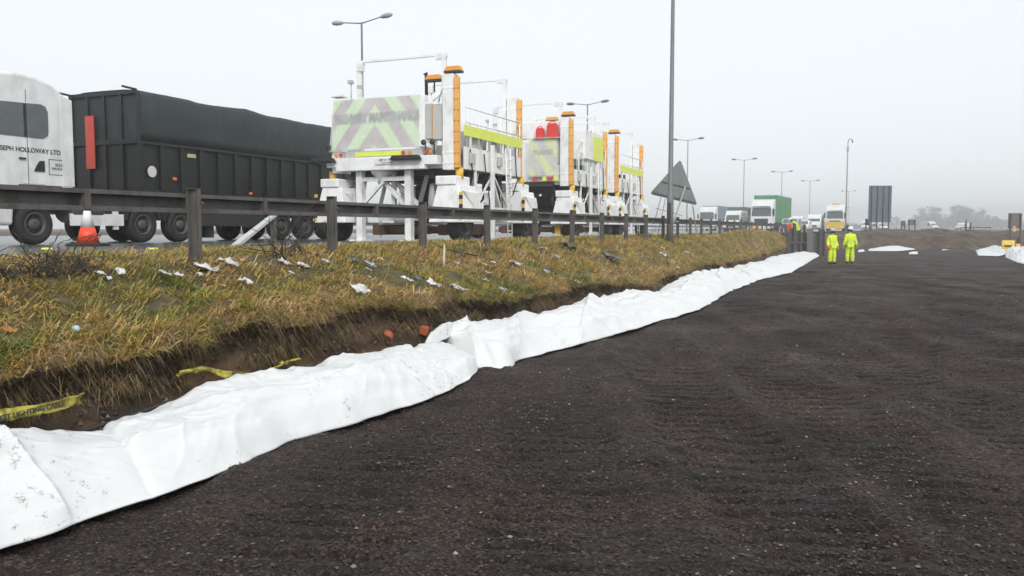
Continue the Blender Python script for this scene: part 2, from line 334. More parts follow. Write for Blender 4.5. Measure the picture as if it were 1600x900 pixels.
def gravel_mat():
    m = bpy.data.materials.new('black_planings'); m.use_nodes = True; n, l = m.node_tree.nodes, m.node_tree.links; b = n['Principled BSDF']
    tc = n.new('ShaderNodeTexCoord')
    def noise(s, d=6, ro=.6, out='Fac'):
        k = n.new('ShaderNodeTexNoise'); k.inputs['Scale'].default_value = s; k.inputs['Detail'].default_value = d; k.inputs['Roughness'].default_value = ro; l.new(tc.outputs['Object'], k.inputs['Vector']); return k
    vor = n.new('ShaderNodeTexVoronoi'); vor.inputs['Scale'].default_value = 70; l.new(tc.outputs['Object'], vor.inputs['Vector'])
    sep = n.new('ShaderNodeSeparateColor'); l.new(vor.outputs['Color'], sep.inputs[0])
    r = n.new('ShaderNodeValToRGB'); l.new(sep.outputs[0], r.inputs[0]); E = r.color_ramp.elements
    E[0].position = 0; E[0].color = (.008, .007, .0065, 1); E[1].position = 1; E[1].color = (.10, .078, .064, 1)
    for p, c in ((.5, (.022, .0185, .017)), (.86, (.048, .037, .031))): e = E.new(p); e.color = (*c, 1)
    r2 = n.new('ShaderNodeValToRGB'); l.new(noise(.8, 8).outputs[0], r2.inputs[0]); E = r2.color_ramp.elements
    E[0].position = .33; E[0].color = (.50, .48, .48, 1); E[1].position = .64; E[1].color = (1.55, 1.22, 1.08, 1)
    mu = n.new('ShaderNodeMix'); mu.data_type = 'RGBA'; mu.blend_type = 'MULTIPLY'; mu.clamp_result = False; mu.inputs[0].default_value = 1; l.new(r.outputs[0], mu.inputs[6]); l.new(r2.outputs[0], mu.inputs[7])
    at = n.new('ShaderNodeAttribute'); at.attribute_name = 'compact'; cm = n.new('ShaderNodeMix'); cm.data_type = 'RGBA'; cm.blend_type = 'MULTIPLY'; l.new(at.outputs['Fac'], cm.inputs[0]); l.new(mu.outputs[2], cm.inputs[6]); cm.inputs[7].default_value = (.62, .66, .70, 1)
    l.new(cm.outputs[2], b.inputs['Base Color']); b.inputs['Specular IOR Level'].default_value = .28
    rr_ = n.new('ShaderNodeMapRange'); rr_.inputs[1].default_value = .35; rr_.inputs[2].default_value = .65; rr_.inputs[3].default_value = .6; rr_.inputs[4].default_value = .95; l.new(noise(.5, 5).outputs[0], rr_.inputs[0]); l.new(rr_.outputs[0], b.inputs['Roughness'])
    bu = n.new('ShaderNodeBump'); bu.inputs['Strength'].default_value = .9; bu.inputs['Distance'].default_value = .012; l.new(noise(55, 5, .7).outputs[0], bu.inputs['Height'])
    bv = n.new('ShaderNodeBump'); bv.inputs['Strength'].default_value = .8; bv.inputs['Distance'].default_value = .01; bv.invert = True; l.new(vor.outputs['Distance'], bv.inputs['Height']); l.new(bu.outputs[0], bv.inputs['Normal']); l.new(bv.outputs[0], b.inputs['Normal'])
    return m
GRAVEL = gravel_mat()
keep_f = gridfaces(len(rr), len(aa))[:, ::-1]
keep_f = keep_f[(x[keep_f[:, 0]] > -5.6)]
gr_ = tag(np_mesh('ground', np.stack([x, y, zz], 1), keep_f, GRAVEL), kind='structure'); attr(gr_, 'compact', compact)
# loose chippings lying on it (nobody could count them)
def stones(name, n, r0, r1, s0, s1, m, a0=-55, a1=30, xlim=-4.3, xy=None):
    u = rng.random(n); r = np.exp(np.log(r0)+u**.75*(np.log(r1)-np.log(r0))); a = np.radians(rng.uniform(a0, a1, n)); x, y = r*np.sin(a), r*np.cos(a)
    if xy: x, y = xy; r = np.hypot(x, y)
    k = x > xlim; x, y = x[k], y[k]; n = len(x)
    z = rough_ground(x, y); s = (s0+(s1-s0)*rng.random(n)**3)*(1+np.hypot(x, y)/40)
    B = np.array([(1, 0, 0), (.3, .95, .1), (-.8, .6, 0), (-.8, -.6, .1), (.3, -.95, 0), (.1, .1, .8), (0, 0, -.8)]); Fb = np.array([(0, 1, 5), (1, 2, 5), (2, 3, 5), (3, 4, 5), (4, 0, 5), (1, 0, 6), (2, 1, 6), (3, 2, 6), (4, 3, 6), (0, 4, 6)])
    th = rng.random(n)*6.28; c, sn = np.cos(th), np.sin(th); P = B[None]*(1+rng.uniform(-.35, .35, (n, 7, 3)))
    P[:, :, 2] *= rng.uniform(.5, 1, n)[:, None]
    Q = np.stack([P[..., 0]*c[:, None]-P[..., 1]*sn[:, None], P[..., 0]*sn[:, None]+P[..., 1]*c[:, None], P[..., 2]], -1)*s[:, None, None]/2
    Q += np.stack([x, y, z+s*.15], -1)[:, None]
    o = np_mesh(name, Q.reshape(-1, 3), (Fb[None]+7*np.arange(n)[:, None, None]).reshape(-1, 3), m, False); return tag(o, kind='stuff')
def windrow_stones(n):
    x, y = [], []
    for wx, w0 in WINDROW:
        yy = w0[0]+(w0[-1]-w0[0])*rng.random(n)**1.4; x.append(np.interp(yy, w0, wx)+.12*fbm(yy*1.3, yy*0+wx[0], 3)+rng.normal(0, .17, n)); y.append(yy)
    return np.concatenate(x), np.concatenate(y)
def stone_mat(nm, stops):
    m = bpy.data.materials.new(nm); m.use_nodes = True; n, l = m.node_tree.nodes, m.node_tree.links; b = n['Principled BSDF']
    g = n.new('ShaderNodeNewGeometry'); r = n.new('ShaderNodeValToRGB'); l.new(g.outputs['Random Per Island'], r.inputs[0]); E = r.color_ramp.elements
    E[0].position = 0; E[0].color = (*stops[0][1], 1); E[1].position = 1; E[1].color = (*stops[-1][1], 1)
    for p, c in stops[1:-1]: e = E.new(p); e.color = (*c, 1)
    l.new(r.outputs[0], b.inputs['Base Color']); b.inputs['Roughness'].default_value = .6; return m
SM = stone_mat('chippings', [(0, (.010, .009, .008)), (.55, (.026, .021, .019)), (.85, (.055, .040, .033)), (.97, (.10, .08, .065)), (1, (.22, .19, .16))])
tag(stones('gravel', 80000, 3.0, 26, .007, .026, SM), 'loose black and brown chippings scattered over the dark haul road', 'gravel')
SP2 = stone_mat('pale_stones', [(0, (.12, .10, .08)), (.6, (.22, .19, .15)), (1, (.34, .30, .26))])
SW = stone_mat('windrow_stones', [(0, (.012, .010, .009)), (.55, (.035, .028, .024)), (.88, (.075, .06, .05)), (1, (.20, .17, .14))])
tag(stones('windrow_gravel', 2600*4, 3, 30, .006, .026, SW, xy=windrow_stones(2600)), 'low winding ridges of coarser stones left by tracks across the dark planings', 'gravel')
tag(stones('pale_gravel', 420, 3.6, 30, .012, .04, SP2, -28, 30), 'sparse pale brown stones lying on the dark planings', 'gravel')
# ---------------------------------------------------------------- turf on the bank
def blades(name, t, u, ln, wd, lean_dir, lean, m, drop=0, tint=None):
    x, y, z = bank_surface(t, u); face = np.clip(1-np.abs(u-2.0)/2.2, 0, 1)
    x = x+fbm(y*3.1, z*4+5, 5)*.17*face; z = z+fbm(x*2.3, y*2.3, 5)*.07*np.clip(u-3.2, 0, 1)
    n = len(t); a = rng.random(n)*2*np.pi; base = np.stack([x, y, z-.01], 1)
    wv = np.stack([np.cos(a), np.sin(a), 0*a], 1)*wd[:, None]/2
    d = np.stack([np.cos(lean_dir)*lean, np.sin(lean_dir)*lean, np.sqrt(np.clip(1-lean**2, .02, 1))], 1)
    mid = base+d*ln[:, None]*.55; d2 = d.copy(); d2[:, 2] -= .75+drop; d2[:, :2] *= 1.35; d2 /= np.linalg.norm(d2, axis=1)[:, None]
    tip = mid+d2*ln[:, None]*.55
    V = np.stack([base-wv, base+wv, mid+wv*.8, mid-wv*.8, tip], 1).reshape(-1, 3)
    k = 5*np.arange(n)[:, None]; Fc = np.concatenate([k+np.array([[0, 1, 2]]), k+np.array([[0, 2, 3]]), k+np.array([[3, 2, 4]])])
    o = np_mesh(name, V, Fc, m, False); attr(o, 'tint', np.repeat(tint if tint is not None else rng.random(n), 5)); return o
def grass_mat(nm, cols, patch=True):
    m = bpy.data.materials.new(nm); m.use_nodes = True; n, l = m.node_tree.nodes, m.node_tree.links; b = n['Principled BSDF']
    tc = n.new('ShaderNodeTexCoord'); g = n.new('ShaderNodeNewGeometry')
    no = n.new('ShaderNodeTexNoise'); no.inputs['Scale'].default_value = .9; no.inputs['Detail'].default_value = 5; l.new(tc.outputs['Object'], no.inputs['Vector'])
    ad = n.new('ShaderNodeMath'); ad.operation = 'MULTIPLY_ADD'; ad.inputs[1].default_value = .25; l.new(g.outputs['Random Per Island'], ad.inputs[0])
    sc = n.new('ShaderNodeMath'); sc.operation = 'MULTIPLY_ADD'; sc.inputs[1].default_value = 1.9; sc.inputs[2].default_value = -.75; l.new(no.outputs[0], sc.inputs[0]); at = n.new('ShaderNodeAttribute'); at.attribute_name = 'tint'; a2 = n.new('ShaderNodeMath'); a2.operation = 'MULTIPLY_ADD'; a2.inputs[1].default_value = .55; l.new(at.outputs['Fac'], a2.inputs[0]); l.new(sc.outputs[0], a2.inputs[2]); l.new(a2.outputs[0], ad.inputs[2])
    r = n.new('ShaderNodeValToRGB'); l.new(ad.outputs[0], r.inputs[0]); E = r.color_ramp.elements
    E[0].position = cols[0][0]; E[0].color = (*cols[0][1], 1); E[1].position = cols[-1][0]; E[1].color = (*cols[-1][1], 1)
    for p, c in cols[1:-1]: e = E.new(p); e.color = (*c, 1)
    l.new(r.outputs[0], b.inputs['Base Color']); b.inputs['Roughness'].default_value = .6; b.inputs['Specular IOR Level'].default_value = .25
    return m
GM = grass_mat('rough_grass', [(.05, (.08, .12, .02)), (.25, (.21, .24, .05)), (.42, (.33, .29, .075)), (.60, (.48, .34, .10)), (.82, (.42, .24, .08)), (1, (.64, .50, .29))])
def tufted(n, t0, t1, u0, u1, pw=1.0, spread=.05, per=14):
    m = n//per; D = t0+(t1-t0)*rng.random(m)**pw; uc = u0+(u1-u0)*rng.random(m)
    t = np.repeat(D, per)+rng.normal(0, spread, m*per); u = np.clip(np.repeat(uc, per)+rng.normal(0, .10, m*per), u0, u1); L = np.repeat(rng.uniform(.3, 1.9, m)**1.2, per); A = np.repeat(rng.normal(0, .9, m), per); global TINT; TINT = np.repeat(rng.random(m), per)
    return t, u, L, A
t, u, L, A = tufted(260000, -1.5, 73, 3.75, 9.2, 1.9)
k = fbm(t*1.3, u*1.6+20, 4) > -.38; t, u, L, A, TINT = t[k], u[k], L[k], A[k], TINT[k]
far = 1+t.clip(0, 80)/28; TINT = TINT-.45*np.clip((13-t)/9, 0, 1)*np.clip(fbm(t*.6, u*.8+60, 3)*2+.75, 0, 1)
o = blades('grass', t, u, L*rng.uniform(.035, .10, len(t))*(1+.25*far.clip(0, 2)), rng.uniform(.005, .012, len(t))*far, A+rng.normal(0, .8, len(t)), rng.uniform(.45, .98, len(t)), GM, tint=TINT)
tag(o, 'rough matted green and straw coloured grass on the bank below the guardrail', 'grass', kind='stuff')
# dead grass and roots hanging over the cut face
t, u, L, A = tufted(34000, -1, 72, 2.0, 4.4, 1.7, .06)
o = blades('dead_grass', t, u, L*rng.uniform(.08, .20, len(t)), rng.uniform(.003, .007, len(t))*(1+t.clip(0, 80)/30), rng.normal(0, .5, len(t)), rng.uniform(.5, .97, len(t)),
           grass_mat('dead_straw', [(.1, (.07, .055, .03)), (.5, (.15, .11, .055)), (.9, (.28, .20, .10))]), drop=1.2)
tag(o, 'dead straw and roots hanging over the cut edge of the earth bank', 'dead grass', kind='stuff')
# clods on the cut face
n = 9000; t = -1+70*rng.random(n)**1.7; u = rng.uniform(.6, 3.9, n); x, y, z = bank_surface(t, u); fc = np.clip(1-np.abs(u-2)/2.2, 0, 1); x = x+fbm(y*3.1, z*4+5, 5)*.17*fc
B = np.array([(1, 0, 0), (0, 1, 0), (-1, 0, 0), (0, -1, 0), (0, 0, 1), (0, 0, -1)], float); Fb = np.array([(0, 1, 4), (1, 2, 4), (2, 3, 4), (3, 0, 4), (1, 0, 5), (2, 1, 5), (3, 2, 5), (0, 3, 5)])
s = (.006+.022*rng.random(n)**3)*(1+t/40)
Q = (B[None]*(1+rng.uniform(-.45, .45, (n, 6, 3))))*s[:, None, None]+np.stack([x+.01, y, z], -1)[:, None]
CM = stone_mat('earth_clods', [(0, (.03, .022, .017)), (.6, (.07, .045, .03)), (.9, (.13, .075, .04)), (1, (.26, .22, .17))])
tag(np_mesh('clods', Q.reshape(-1, 3), (Fb[None]+6*np.arange(n)[:, None, None]).reshape(-1, 3), CM, False), 'brown clods and stones crumbling from the cut face of the bank', 'earth', kind='stuff')

def bank_at(t, u):
    x, y, z = bank_surface(np.array([t]), np.array([u])); return Vector((x[0], y[0], z[0]))
def u_of_L(t, L):
    P = bank_profile(np.array([float(t)])); Ls = [float(np.ravel(p[0])[0]) for p in P]; Zs = [float(np.ravel(p[1])[0]) for p in P]
    for i in range(4, len(P)-1):
        if Ls[i] <= L <= Ls[i+1]: return Zs[i]+(Zs[i+1]-Zs[i])*(L-Ls[i])/(Ls[i+1]-Ls[i]+1e-9)
    return Zs[4]
def on_bank(px, py):
    """first place where the sight line meets the turf"""
    d = ray(px, py)
    for L in np.arange(4.95, 10.2, .02):
        t = -L/d.x; y, z = d.y*t, EYE+d.z*t
        if z <= u_of_L(y, L)+.02: return Vector((-L, y, u_of_L(y, L)))
    return Vector((-7, d.y*-7/d.x, TOP_Z))

# ---------------------------------------------------------------- white geotextile
def felt():
    m = bpy.data.materials.new('white_geotextile'); m.use_nodes = True; n, l = m.node_tree.nodes, m.node_tree.links; b = n['Principled BSDF']
    tc = n.new('ShaderNodeTexCoord')
    def noise(s, d=6, ro=.6):
        k = n.new('ShaderNodeTexNoise'); k.inputs['Scale'].default_value = s; k.inputs['Detail'].default_value = d; k.inputs['Roughness'].default_value = ro; l.new(tc.outputs['Object'], k.inputs['Vector']); return k
    a = n.new('ShaderNodeMapRange'); a.inputs[1].default_value = .52; a.inputs[2].default_value = .66; l.new(noise(1.1, 3).outputs[0], a.inputs[0])
    c = n.new('ShaderNodeMapRange'); c.inputs[1].default_value = .57; c.inputs[2].default_value = .66; l.new(noise(16, 6, .7).outputs[0], c.inputs[0])
    mu = n.new('ShaderNodeMath'); mu.operation = 'MULTIPLY'; l.new(a.outputs[0], mu.inputs[0]); l.new(c.outputs[0], mu.inputs[1])
    f = n.new('ShaderNodeMapRange'); f.inputs[1].default_value = .35; f.inputs[2].default_value = .7; f.inputs[4].default_value = .10; l.new(noise(2.4).outputs[0], f.inputs[0])
    m1 = n.new('ShaderNodeMix'); m1.data_type = 'RGBA'; l.new(f.outputs[0], m1.inputs[0]); m1.inputs[6].default_value = (.70, .71, .715, 1); m1.inputs[7].default_value = (.50, .48, .45, 1)
    m2 = n.new('ShaderNodeMix'); m2.data_type = 'RGBA'; l.new(mu.outputs[0], m2.inputs[0]); l.new(m1.outputs[2], m2.inputs[6]); m2.inputs[7].default_value = (.14, .11, .08, 1)
    l.new(m2.outputs[2], b.inputs['Base Color']); b.inputs['Roughness'].default_value = .75
    bu = n.new('ShaderNodeBump'); bu.inputs['Strength'].default_value = .3; bu.inputs['Distance'].default_value = .02; l.new(noise(5, 4).outputs[0], bu.inputs['Height']); l.new(bu.outputs[0], b.inputs['Normal'])
    return m
FELT = felt()
def sheet(name, up, lo, h=.10, N=420, M=46, wr=.05, seed=0, lipz=.05, creases=(), endt=4., sm=(90, 70)):
    def res(P):
        P = [Vector(p) for p in P]; d = [0]
        for a, b in zip(P, P[1:]): d.append(d[-1]+(b-a).length)
        s = np.linspace(0, 1, N); q = np.array(d)/d[-1]
        # smooth the corners a little
        out = np.stack([np.interp(s, q, [p[i] for p in P]) for i in range(3)], 1); return out
    def soft(A, k):
        for _ in range(3): P_ = np.pad(A, ((k, k), (0, 0)), 'edge'); c_ = np.cumsum(np.vstack([np.zeros((1, 3)), P_]), 0); B_ = (c_[2*k+1:]-c_[:-2*k-1])/(2*k+1); w_ = np.clip(np.minimum(np.arange(len(A)), np.arange(len(A))[::-1])/(3.*k), 0, 1)[:, None]; A = A*(1-w_)+B_*w_
        return A
    Up, Lo = soft(res(up), max(1, N//sm[0])), soft(res(lo), max(1, N//sm[1])); v = np.linspace(0, 1, M)[None, :, None]
    P = Up[:, None]*(1-v)+Lo[:, None]*v; X, Y = P[..., 0], P[..., 1]; vv = np.broadcast_to(v[..., 0], X.shape)
    env = np.clip(vv*9, 0, 1)*np.sin(np.pi/2*np.clip((1-vv)*(3.2+1.6*vnoise(Y*1.1+seed, vv*0)), 0, 1))**.9
    rdg = lambda q, p: np.exp(-(np.abs(q)*4.2)**1.5)
    w = rdg(fbm((Y-vv*1.1)*.75+seed*7, vv*1.1+seed, 2), 1.3); w2 = rdg(fbm((Y+vv*1.6)*1.2+seed, vv*1.4+3, 2), 1.6); w3 = rdg(fbm((Y*.6-vv*2.5)*1.3+seed, vv*3+Y*.3, 2), 1.5)
    z = P[..., 2]+env*(h*(np.sin(np.pi*vv)**np.where(vv > .5, 1.1, .7))*(.55+.9*vnoise(Y*.8+seed, vv*1.5))+wr*(1.1*w+.9*w2+.8*w3-.4)+.014*rdg(fbm((Y+vv*.9)*3.2+seed, vv*3.5+Y*.4, 3), 1)+.010*rdg(fbm((Y-vv*1.3)*6+seed, vv*6, 2), 1))+lipz*env
    fz = np.minimum(1, np.minimum(np.arange(N), np.arange(N)[::-1])/endt)[:, None]; fz = fz**.6
    for line, ch, cw in creases:      # folds: a soft step that dies away on one side
        best = np.full(X.shape, 1e9); sd_ = np.zeros(X.shape); sp = np.zeros(X.shape); acc = 0; tot = sum((b-a).length for a, b in zip(line, line[1:]))
        for a, b in zip(line, line[1:]):
            dx, dy = b.x-a.x, b.y-a.y; LL = math.hypot(dx, dy)+1e-6; tq = np.clip(((X-a.x)*dx+(Y-a.y)*dy)/LL**2, 0, 1)
            ex, ey = X-a.x-tq*dx, Y-a.y-tq*dy; dd = np.hypot(ex, ey); sg = np.sign((X-a.x)*dy-(Y-a.y)*dx); k = dd < best
            best = np.where(k, dd, best); sd_ = np.where(k, sg*dd, sd_); sp = np.where(k, (acc+tq*LL)/tot, sp); acc += LL
        endf = np.clip(np.minimum(sp, 1-sp)*5, 0, 1); endf = endf*endf*(3-2*endf)
        z = z+ch*.8*endf*np.where(sd_ > 0, np.exp(-sd_/cw), np.exp(sd_/.018))*np.clip(np.minimum(vv, 1-vv)*14, 0, 1)
    z = P[..., 2]*(1-fz)+z*fz
    e = fbm(Y*1.3+seed, Y*0+4, 3)*.12+fbm(Y*4+seed, Y*0+9, 2)*.03; X = X+e*(vv**4)*.7-fbm(Y*1.7+seed, Y*0+14, 4)*.07*(1-vv)**4
    z = z+fbm(Y*1.9+seed, Y*0+24, 4)*.10*(1-vv)**3
    o = np_mesh(name, np.stack([X, Y, z], -1).reshape(-1, 3), gridfaces(N, M)[:, ::-1], FELT)
    s = o.modifiers.new('thickness', 'SOLIDIFY'); s.thickness = .012; s.offset = -1; return o
def gpt(px, py, dz=.01):                              # sight line onto the (gently falling) planings
    p = at_z(px, py, 0)
    for _ in range(6): p = at_z(px, py, float(gz(p.y))+dz)
    return p
G = lambda *pts: [gpt(a, b, .15) for a, b in pts]
CA = [(G((-120, 735), (0, 757), (90, 775), (166, 795)), .07, .16), (G((30, 695), (150, 703), (215, 728), (262, 752)), -.06, .10), (G((600, 640), (480, 668), (400, 702), (330, 740), (215, 792)), -.055, .09),
      (G((430, 690), (300, 742)), -.04, .05), (G((350, 645), (395, 612), (440, 600)), .05, .08), (G((650, 564), (590, 578), (520, 600), (450, 616), (380, 628)), -.11, .22), (G((752, 566), (728, 577), (680, 578), (612, 562)), -.09, .16),
      (G((470, 640), (560, 610), (640, 600)), .03, .12), (G((130, 740), (260, 705), (330, 690)), .03, .08), (G((500, 650), (420, 700)), .035, .05)]
CB = [(G((700, 520), (735, 545), (760, 576)), .10, .10), (G((745, 548), (775, 560), (790, 577)), -.09, .06), (G((800, 560), (812, 535), (806, 515)), .05, .08), (G((868, 546), (905, 530), (925, 475)), .07, .18), (G((930, 470), (960, 492), (985, 490)), .05, .12),
      (G((1110, 478), (1000, 505), (900, 530), (830, 540)), .05, .12), (G((1000, 470), (1040, 474), (1080, 450)), .05, .12), (G((1140, 456), (1120, 440), (1128, 425)), .06, .2), (G((860, 500), (950, 486), (1020, 470)), -.04, .1), (G((1190, 436), (1160, 428), (1175, 416)), .06, .2)]
GT = 'lengths of white geotextile along the foot of the bank'
upA = [at_x(-260, 742, -4.84)]+[at_x(a, b, -4.84) for a, b in ((0, 689), (45, 684), (130, 690), (200, 668), (290, 630), (360, 606), (430, 590), (500, 572), (560, 560), (620, 553), (700, 550), (748, 560))]
loA = [gpt(-260, 960)]+[gpt(a, b) for a, b in ((0, 857), (90, 830), (170, 800), (290, 763), (390, 722), (460, 690), (560, 663), (650, 632), (700, 612), (740, 592), (754, 570))]
tag(sheet('geotextile', upA, loA, .10, 1000, 96, .042, 1, creases=CA), 'nearest length of crumpled white geotextile, its folded end in mid picture', 'geotextile', GT)
upB = [at_x(a, b, -4.80) for a, b in ((656, 551), (700, 515), (722, 521), (790, 503), (855, 495), (905, 472), (928, 466), (945, 472), (1000, 463), (1020, 466), (1080, 431), (1160, 419), (1205, 405))]+[at_x(1265, 391, -4.3), at_x(1278, 397, -4.0)]
loB = [gpt(a, b) for a, b in ((668, 556), (720, 570), (765, 580), (792, 578), (806, 562), (870, 547), (940, 530), (1000, 511), (1100, 482), (1140, 456), (1190, 436), (1235, 426), (1250, 418), (1281, 399))]
tag(sheet('geotextile', upB, loB, .10, 1200, 80, .055, 5, .06, creases=CB, sm=(220, 260)), 'long crumpled white geotextile running from mid picture to the two yellow workers', 'geotextile', GT)
# folded flap standing along the upper edge of the first sheet, and the turned-over mouth at its end
fu = [at_x(a, b, -4.86) for a, b in ((372, 604), (440, 588), (510, 569), (570, 557), (640, 552))]; fl = [at_x(a, b, -4.70) for a, b in ((385, 622), (450, 612), (520, 596), (580, 578), (650, 562))]
# far pieces on the site floor
def gp2(px, py, dz=.03): return gpt(px, py, dz)
for i, (u_, l_, lab, h_) in enumerate([
    (((1357, 389), (1375, 384), (1405, 381), (1432, 383), (1436, 387)), ((1357, 392), (1380, 392), (1405, 392), (1428, 390), (1437, 388)), 'low heap of white geotextile just right of the two workers', .12),
    (((1470, 387), (1487, 386)), ((1472, 391), (1489, 390)), 'small scrap of white geotextile in the middle of the site floor', .03),
    (((1421, 394), (1434, 393)), ((1420, 397), (1434, 397)), 'tiny white geotextile scrap in front of the low heap', .03),
    (((1524, 391), (1545, 387), (1572, 385)), ((1528, 399), (1560, 400), (1578, 396)), 'crumpled white geotextile beside the yellow site machine', .12),
    (((1568, 393), (1590, 389), (1640, 392)), ((1572, 402), (1592, 411), (1650, 420)), 'big folded white geotextile at the right edge of the picture', .2),
    (((1341, 391), (1350, 390)), ((1341, 394), (1351, 393)), 'little white scrap of geotextile close behind the right worker', .04)]):
    tag(sheet('geotextile', [gp2(*p, .02) for p in u_], [gp2(*p) for p in l_], h_, 80, 30, .14 if h_ > .05 else .01, 20+i, .03 if h_ > .05 else .012, endt=26.), lab, 'geotextile', 'scraps of white geotextile on the site floor')

# ---------------------------------------------------------------- cable, warning tape, bricks in the cut
cb = [at_x(a, b, -4.80) for a, b in ((-60, 712), (90, 684), (160, 664), (230, 640), (300, 615), (370, 597), (440, 583), (520, 566), (600, 556))]
tag(MB().tube(cb, .016, 8).build('cable', mat('black_cable', (.03, .03, .032), .5)), 'black cable along the foot of the cut face beside the nearest sheet', 'cable')
TAPE = mat('yellow_tape', (.46, .40, .06), .5, dirt=(.08, .055, .03), damt=1.0, dscale=9)
def tape(pts, w, label, seed, words=None):
    n = 60; P = [Vector(p) for p in pts]; q = np.linspace(0, len(P)-1, n); C = np.stack([np.interp(q, range(len(P)), [p[i] for p in P]) for i in range(3)], 1)
    V = []
    for j, s in enumerate((-.5, -.17, .17, .5)):
        V.append(C+np.stack([.02*np.sin(s*5+q*1.7)+fbm(q*5+seed, q*0+j*.8, 3)*.05+.004*j, 0*q, s*w*(.8+.35*vnoise(q*2, q*0+seed))], 1))
    V = np.stack(V, 1).reshape(-1, 3); o = np_mesh('warning_tape', V, gridfaces(n, 4), TAPE); s = o.modifiers.new('t', 'SOLIDIFY'); s.thickness = .002
    tag(o, label, 'tape', 'yellow buried-service warning tapes in the cut face')
    if words:
        a, b = P[0], P[-1]; d = b-a; ang = math.atan2(d.z, d.y); c = (a+b)/2
        tx = text(words, w*.62, TEXTM, None, (0, 0, 0), (0, 0, 0), 'lettering', bold=.001)
        tx.data.transform(Matrix.Rotation(ang, 4, 'X') @ Matrix.Rotation(math.pi/2, 4, 'Z') @ Matrix.Rotation(math.pi/2, 4, 'X'))
        tx.data.transform(Matrix.Translation((c.x+.035, c.y, c.z))); tx.parent = o
tape([at_x(-70, 668, -4.82), at_x(0, 650, -4.80), at_x(60, 640, -4.79), at_x(130, 622, -4.80)], .075, 'yellow warning tape lettered STREET LIGHTING at the left picture edge', 1, 'STREET LIGHTING CABLE')
tape([at_x(278, 584, -4.84), at_x(320, 576, -4.82), at_x(350, 585, -4.82), at_x(400, 589, -4.82), at_x(435, 573, -4.84), at_x(442, 567, -4.86)], .055, 'longer crumpled yellow warning tape sagging below the dark overhang', 4)
tape([at_x(442, 568, -4.87), at_x(468, 561, -4.87)], .04, 'short yellow tape end poking out above the white sheet', 6)
BR = mat('orange_brick', (.50, .12, .05), .8, dirt=(.2, .08, .04), damt=.6, dscale=20)
for (a, b, s, rz, lab) in ((663, 516, .085, .2, 'bright orange brick piece lodged in the cut face above the sheet end'), (607, 523, .07, .9, 'duller orange brick piece left of the bright one in the cut face')):
    t = at_x(a, b, -4.93); q = MB().hexa([(-.05, -s*.6, -s*.5), (.05, -s*.5, -s*.6), (.04, s*.5, -s*.5), (-.05, s*.6, -s*.4), (-.04, -s*.4, s*.6), (.05, -s*.6, s*.5), (.04, s*.4, s*.6), (-.05, s*.5, s*.5)]).build('brick', BR, None, .006)
    q.location = t; q.rotation_euler = (rz, .2, .1); tag(q, lab, 'brick', 'brick pieces in the cut face')

# ---------------------------------------------------------------- litter on the turf
LW = mat('white_litter', (.66, .66, .68), .5, dirt=(.20, .17, .13), damt=.8, dscale=16); LG = mat('grey_litter', (.13, .14, .17), .6, var=.3, scale=12); LB = mat('pale_blue_litter', (.35, .45, .55), .5); LS = mat('straw_litter', (.6, .5, .34), .7)
lit = [(319, 424, .22, LW, 'flat white wrapper at the foot of the nearest guardrail post'), (354, 415, .20, LW, 'crumpled white bag just right of the nearest guardrail post'), (186, 430, .11, LW, 'small white scrap below the orange cone'),
 (254, 432, .11, LW, 'white and grey scrap left of the nearest guardrail post'), (381, 445, .13, LW, 'white paper scrap in the open turf between the two nearest posts'), (442, 414, .15, LW, 'crumpled whitish bag below the dead bramble'), (470, 418, .14, LW, 'pinkish white wrapper left of the second guardrail post'),
 (506, 411, .09, LW, 'tiny white paper at the second guardrail post'), (549, 409, .13, LG, 'dark grey crumpled bag right of the second guardrail post'), (575, 417, .18, LB, 'pale blue bag torn open right of the second guardrail post'), (592, 407, .08, LS, 'small tan carton in the turf under the first machine'),
 (560, 458, .22, LW, 'large greyish white bag half buried at the turf edge'), (633, 440, .15, LW, 'white wrapper left of the third guardrail post'), (650, 438, .12, LG, 'grey and white wrapper next to the white one by the third post'), (675, 449, .19, LW, 'long white paper strip below the pale stake'),
 (713, 454, .2, LW, 'long faint grey paper strip right of the pale stake'), (603, 468, .07, LW, 'tiny white fleck at the turf edge'), (757, 440, .1, LB, 'pale bluish scrap below the fourth guardrail post'), (760, 429, .11, LW, 'white paper bit higher up below the fourth post'),
 (804, 417, .22, LW, 'white and blue torn packet below the fifth guardrail post'), (852, 427, .14, LB, 'blue and white packet on the turf in mid bank'), (783, 455, .11, LB, 'small blue white scrap low on the turf in mid bank'), (866, 403, .16, LW, 'dull white rag in the upper turf in mid bank'),
 (848, 391, .14, LW, 'dull pale rag near the sixth guardrail post'), (886, 389, .32, LG, 'flat dark grey slab of rubber lying near the sixth guardrail post'), (955, 407, .42, LG, 'long dark grey plank-like rubber strip on the upper turf'), (1036, 402, .28, LW, 'white bag on the turf below the triangular sign'),
 (1071, 396, .16, LW, 'small round white cup on the turf right of the tall mast'), (1057, 419, .12, LW, 'faint white scrap low on the turf below the tall mast'), (1083, 418, .16, LS, 'tan scrap low at the far turf edge'), (1034, 390, .14, LW, 'thin white scrap beside the foot of the tall mast'),
 (10, 522, .09, mat('orange_leaf', (.45, .18, .05), .7), 'curled orange brown leaf at the left picture edge'), (900, 455, .1, LW, 'little white bit at the turf lip above the long sheet'), (641, 371, .1, LW, 'white bit under the first machine leg')]
_r = random.Random(11)
for _k in range(22):
    _x = _r.uniform(140, 1100); lit.append((_x, 400-.016*_x+_r.uniform(5, 62)*(1-_x/1800)+8, _r.uniform(.05, .09), _r.choice((LW, LW, LG, LS)), 'tiny dull scrap, one of many trodden into the upper turf'))
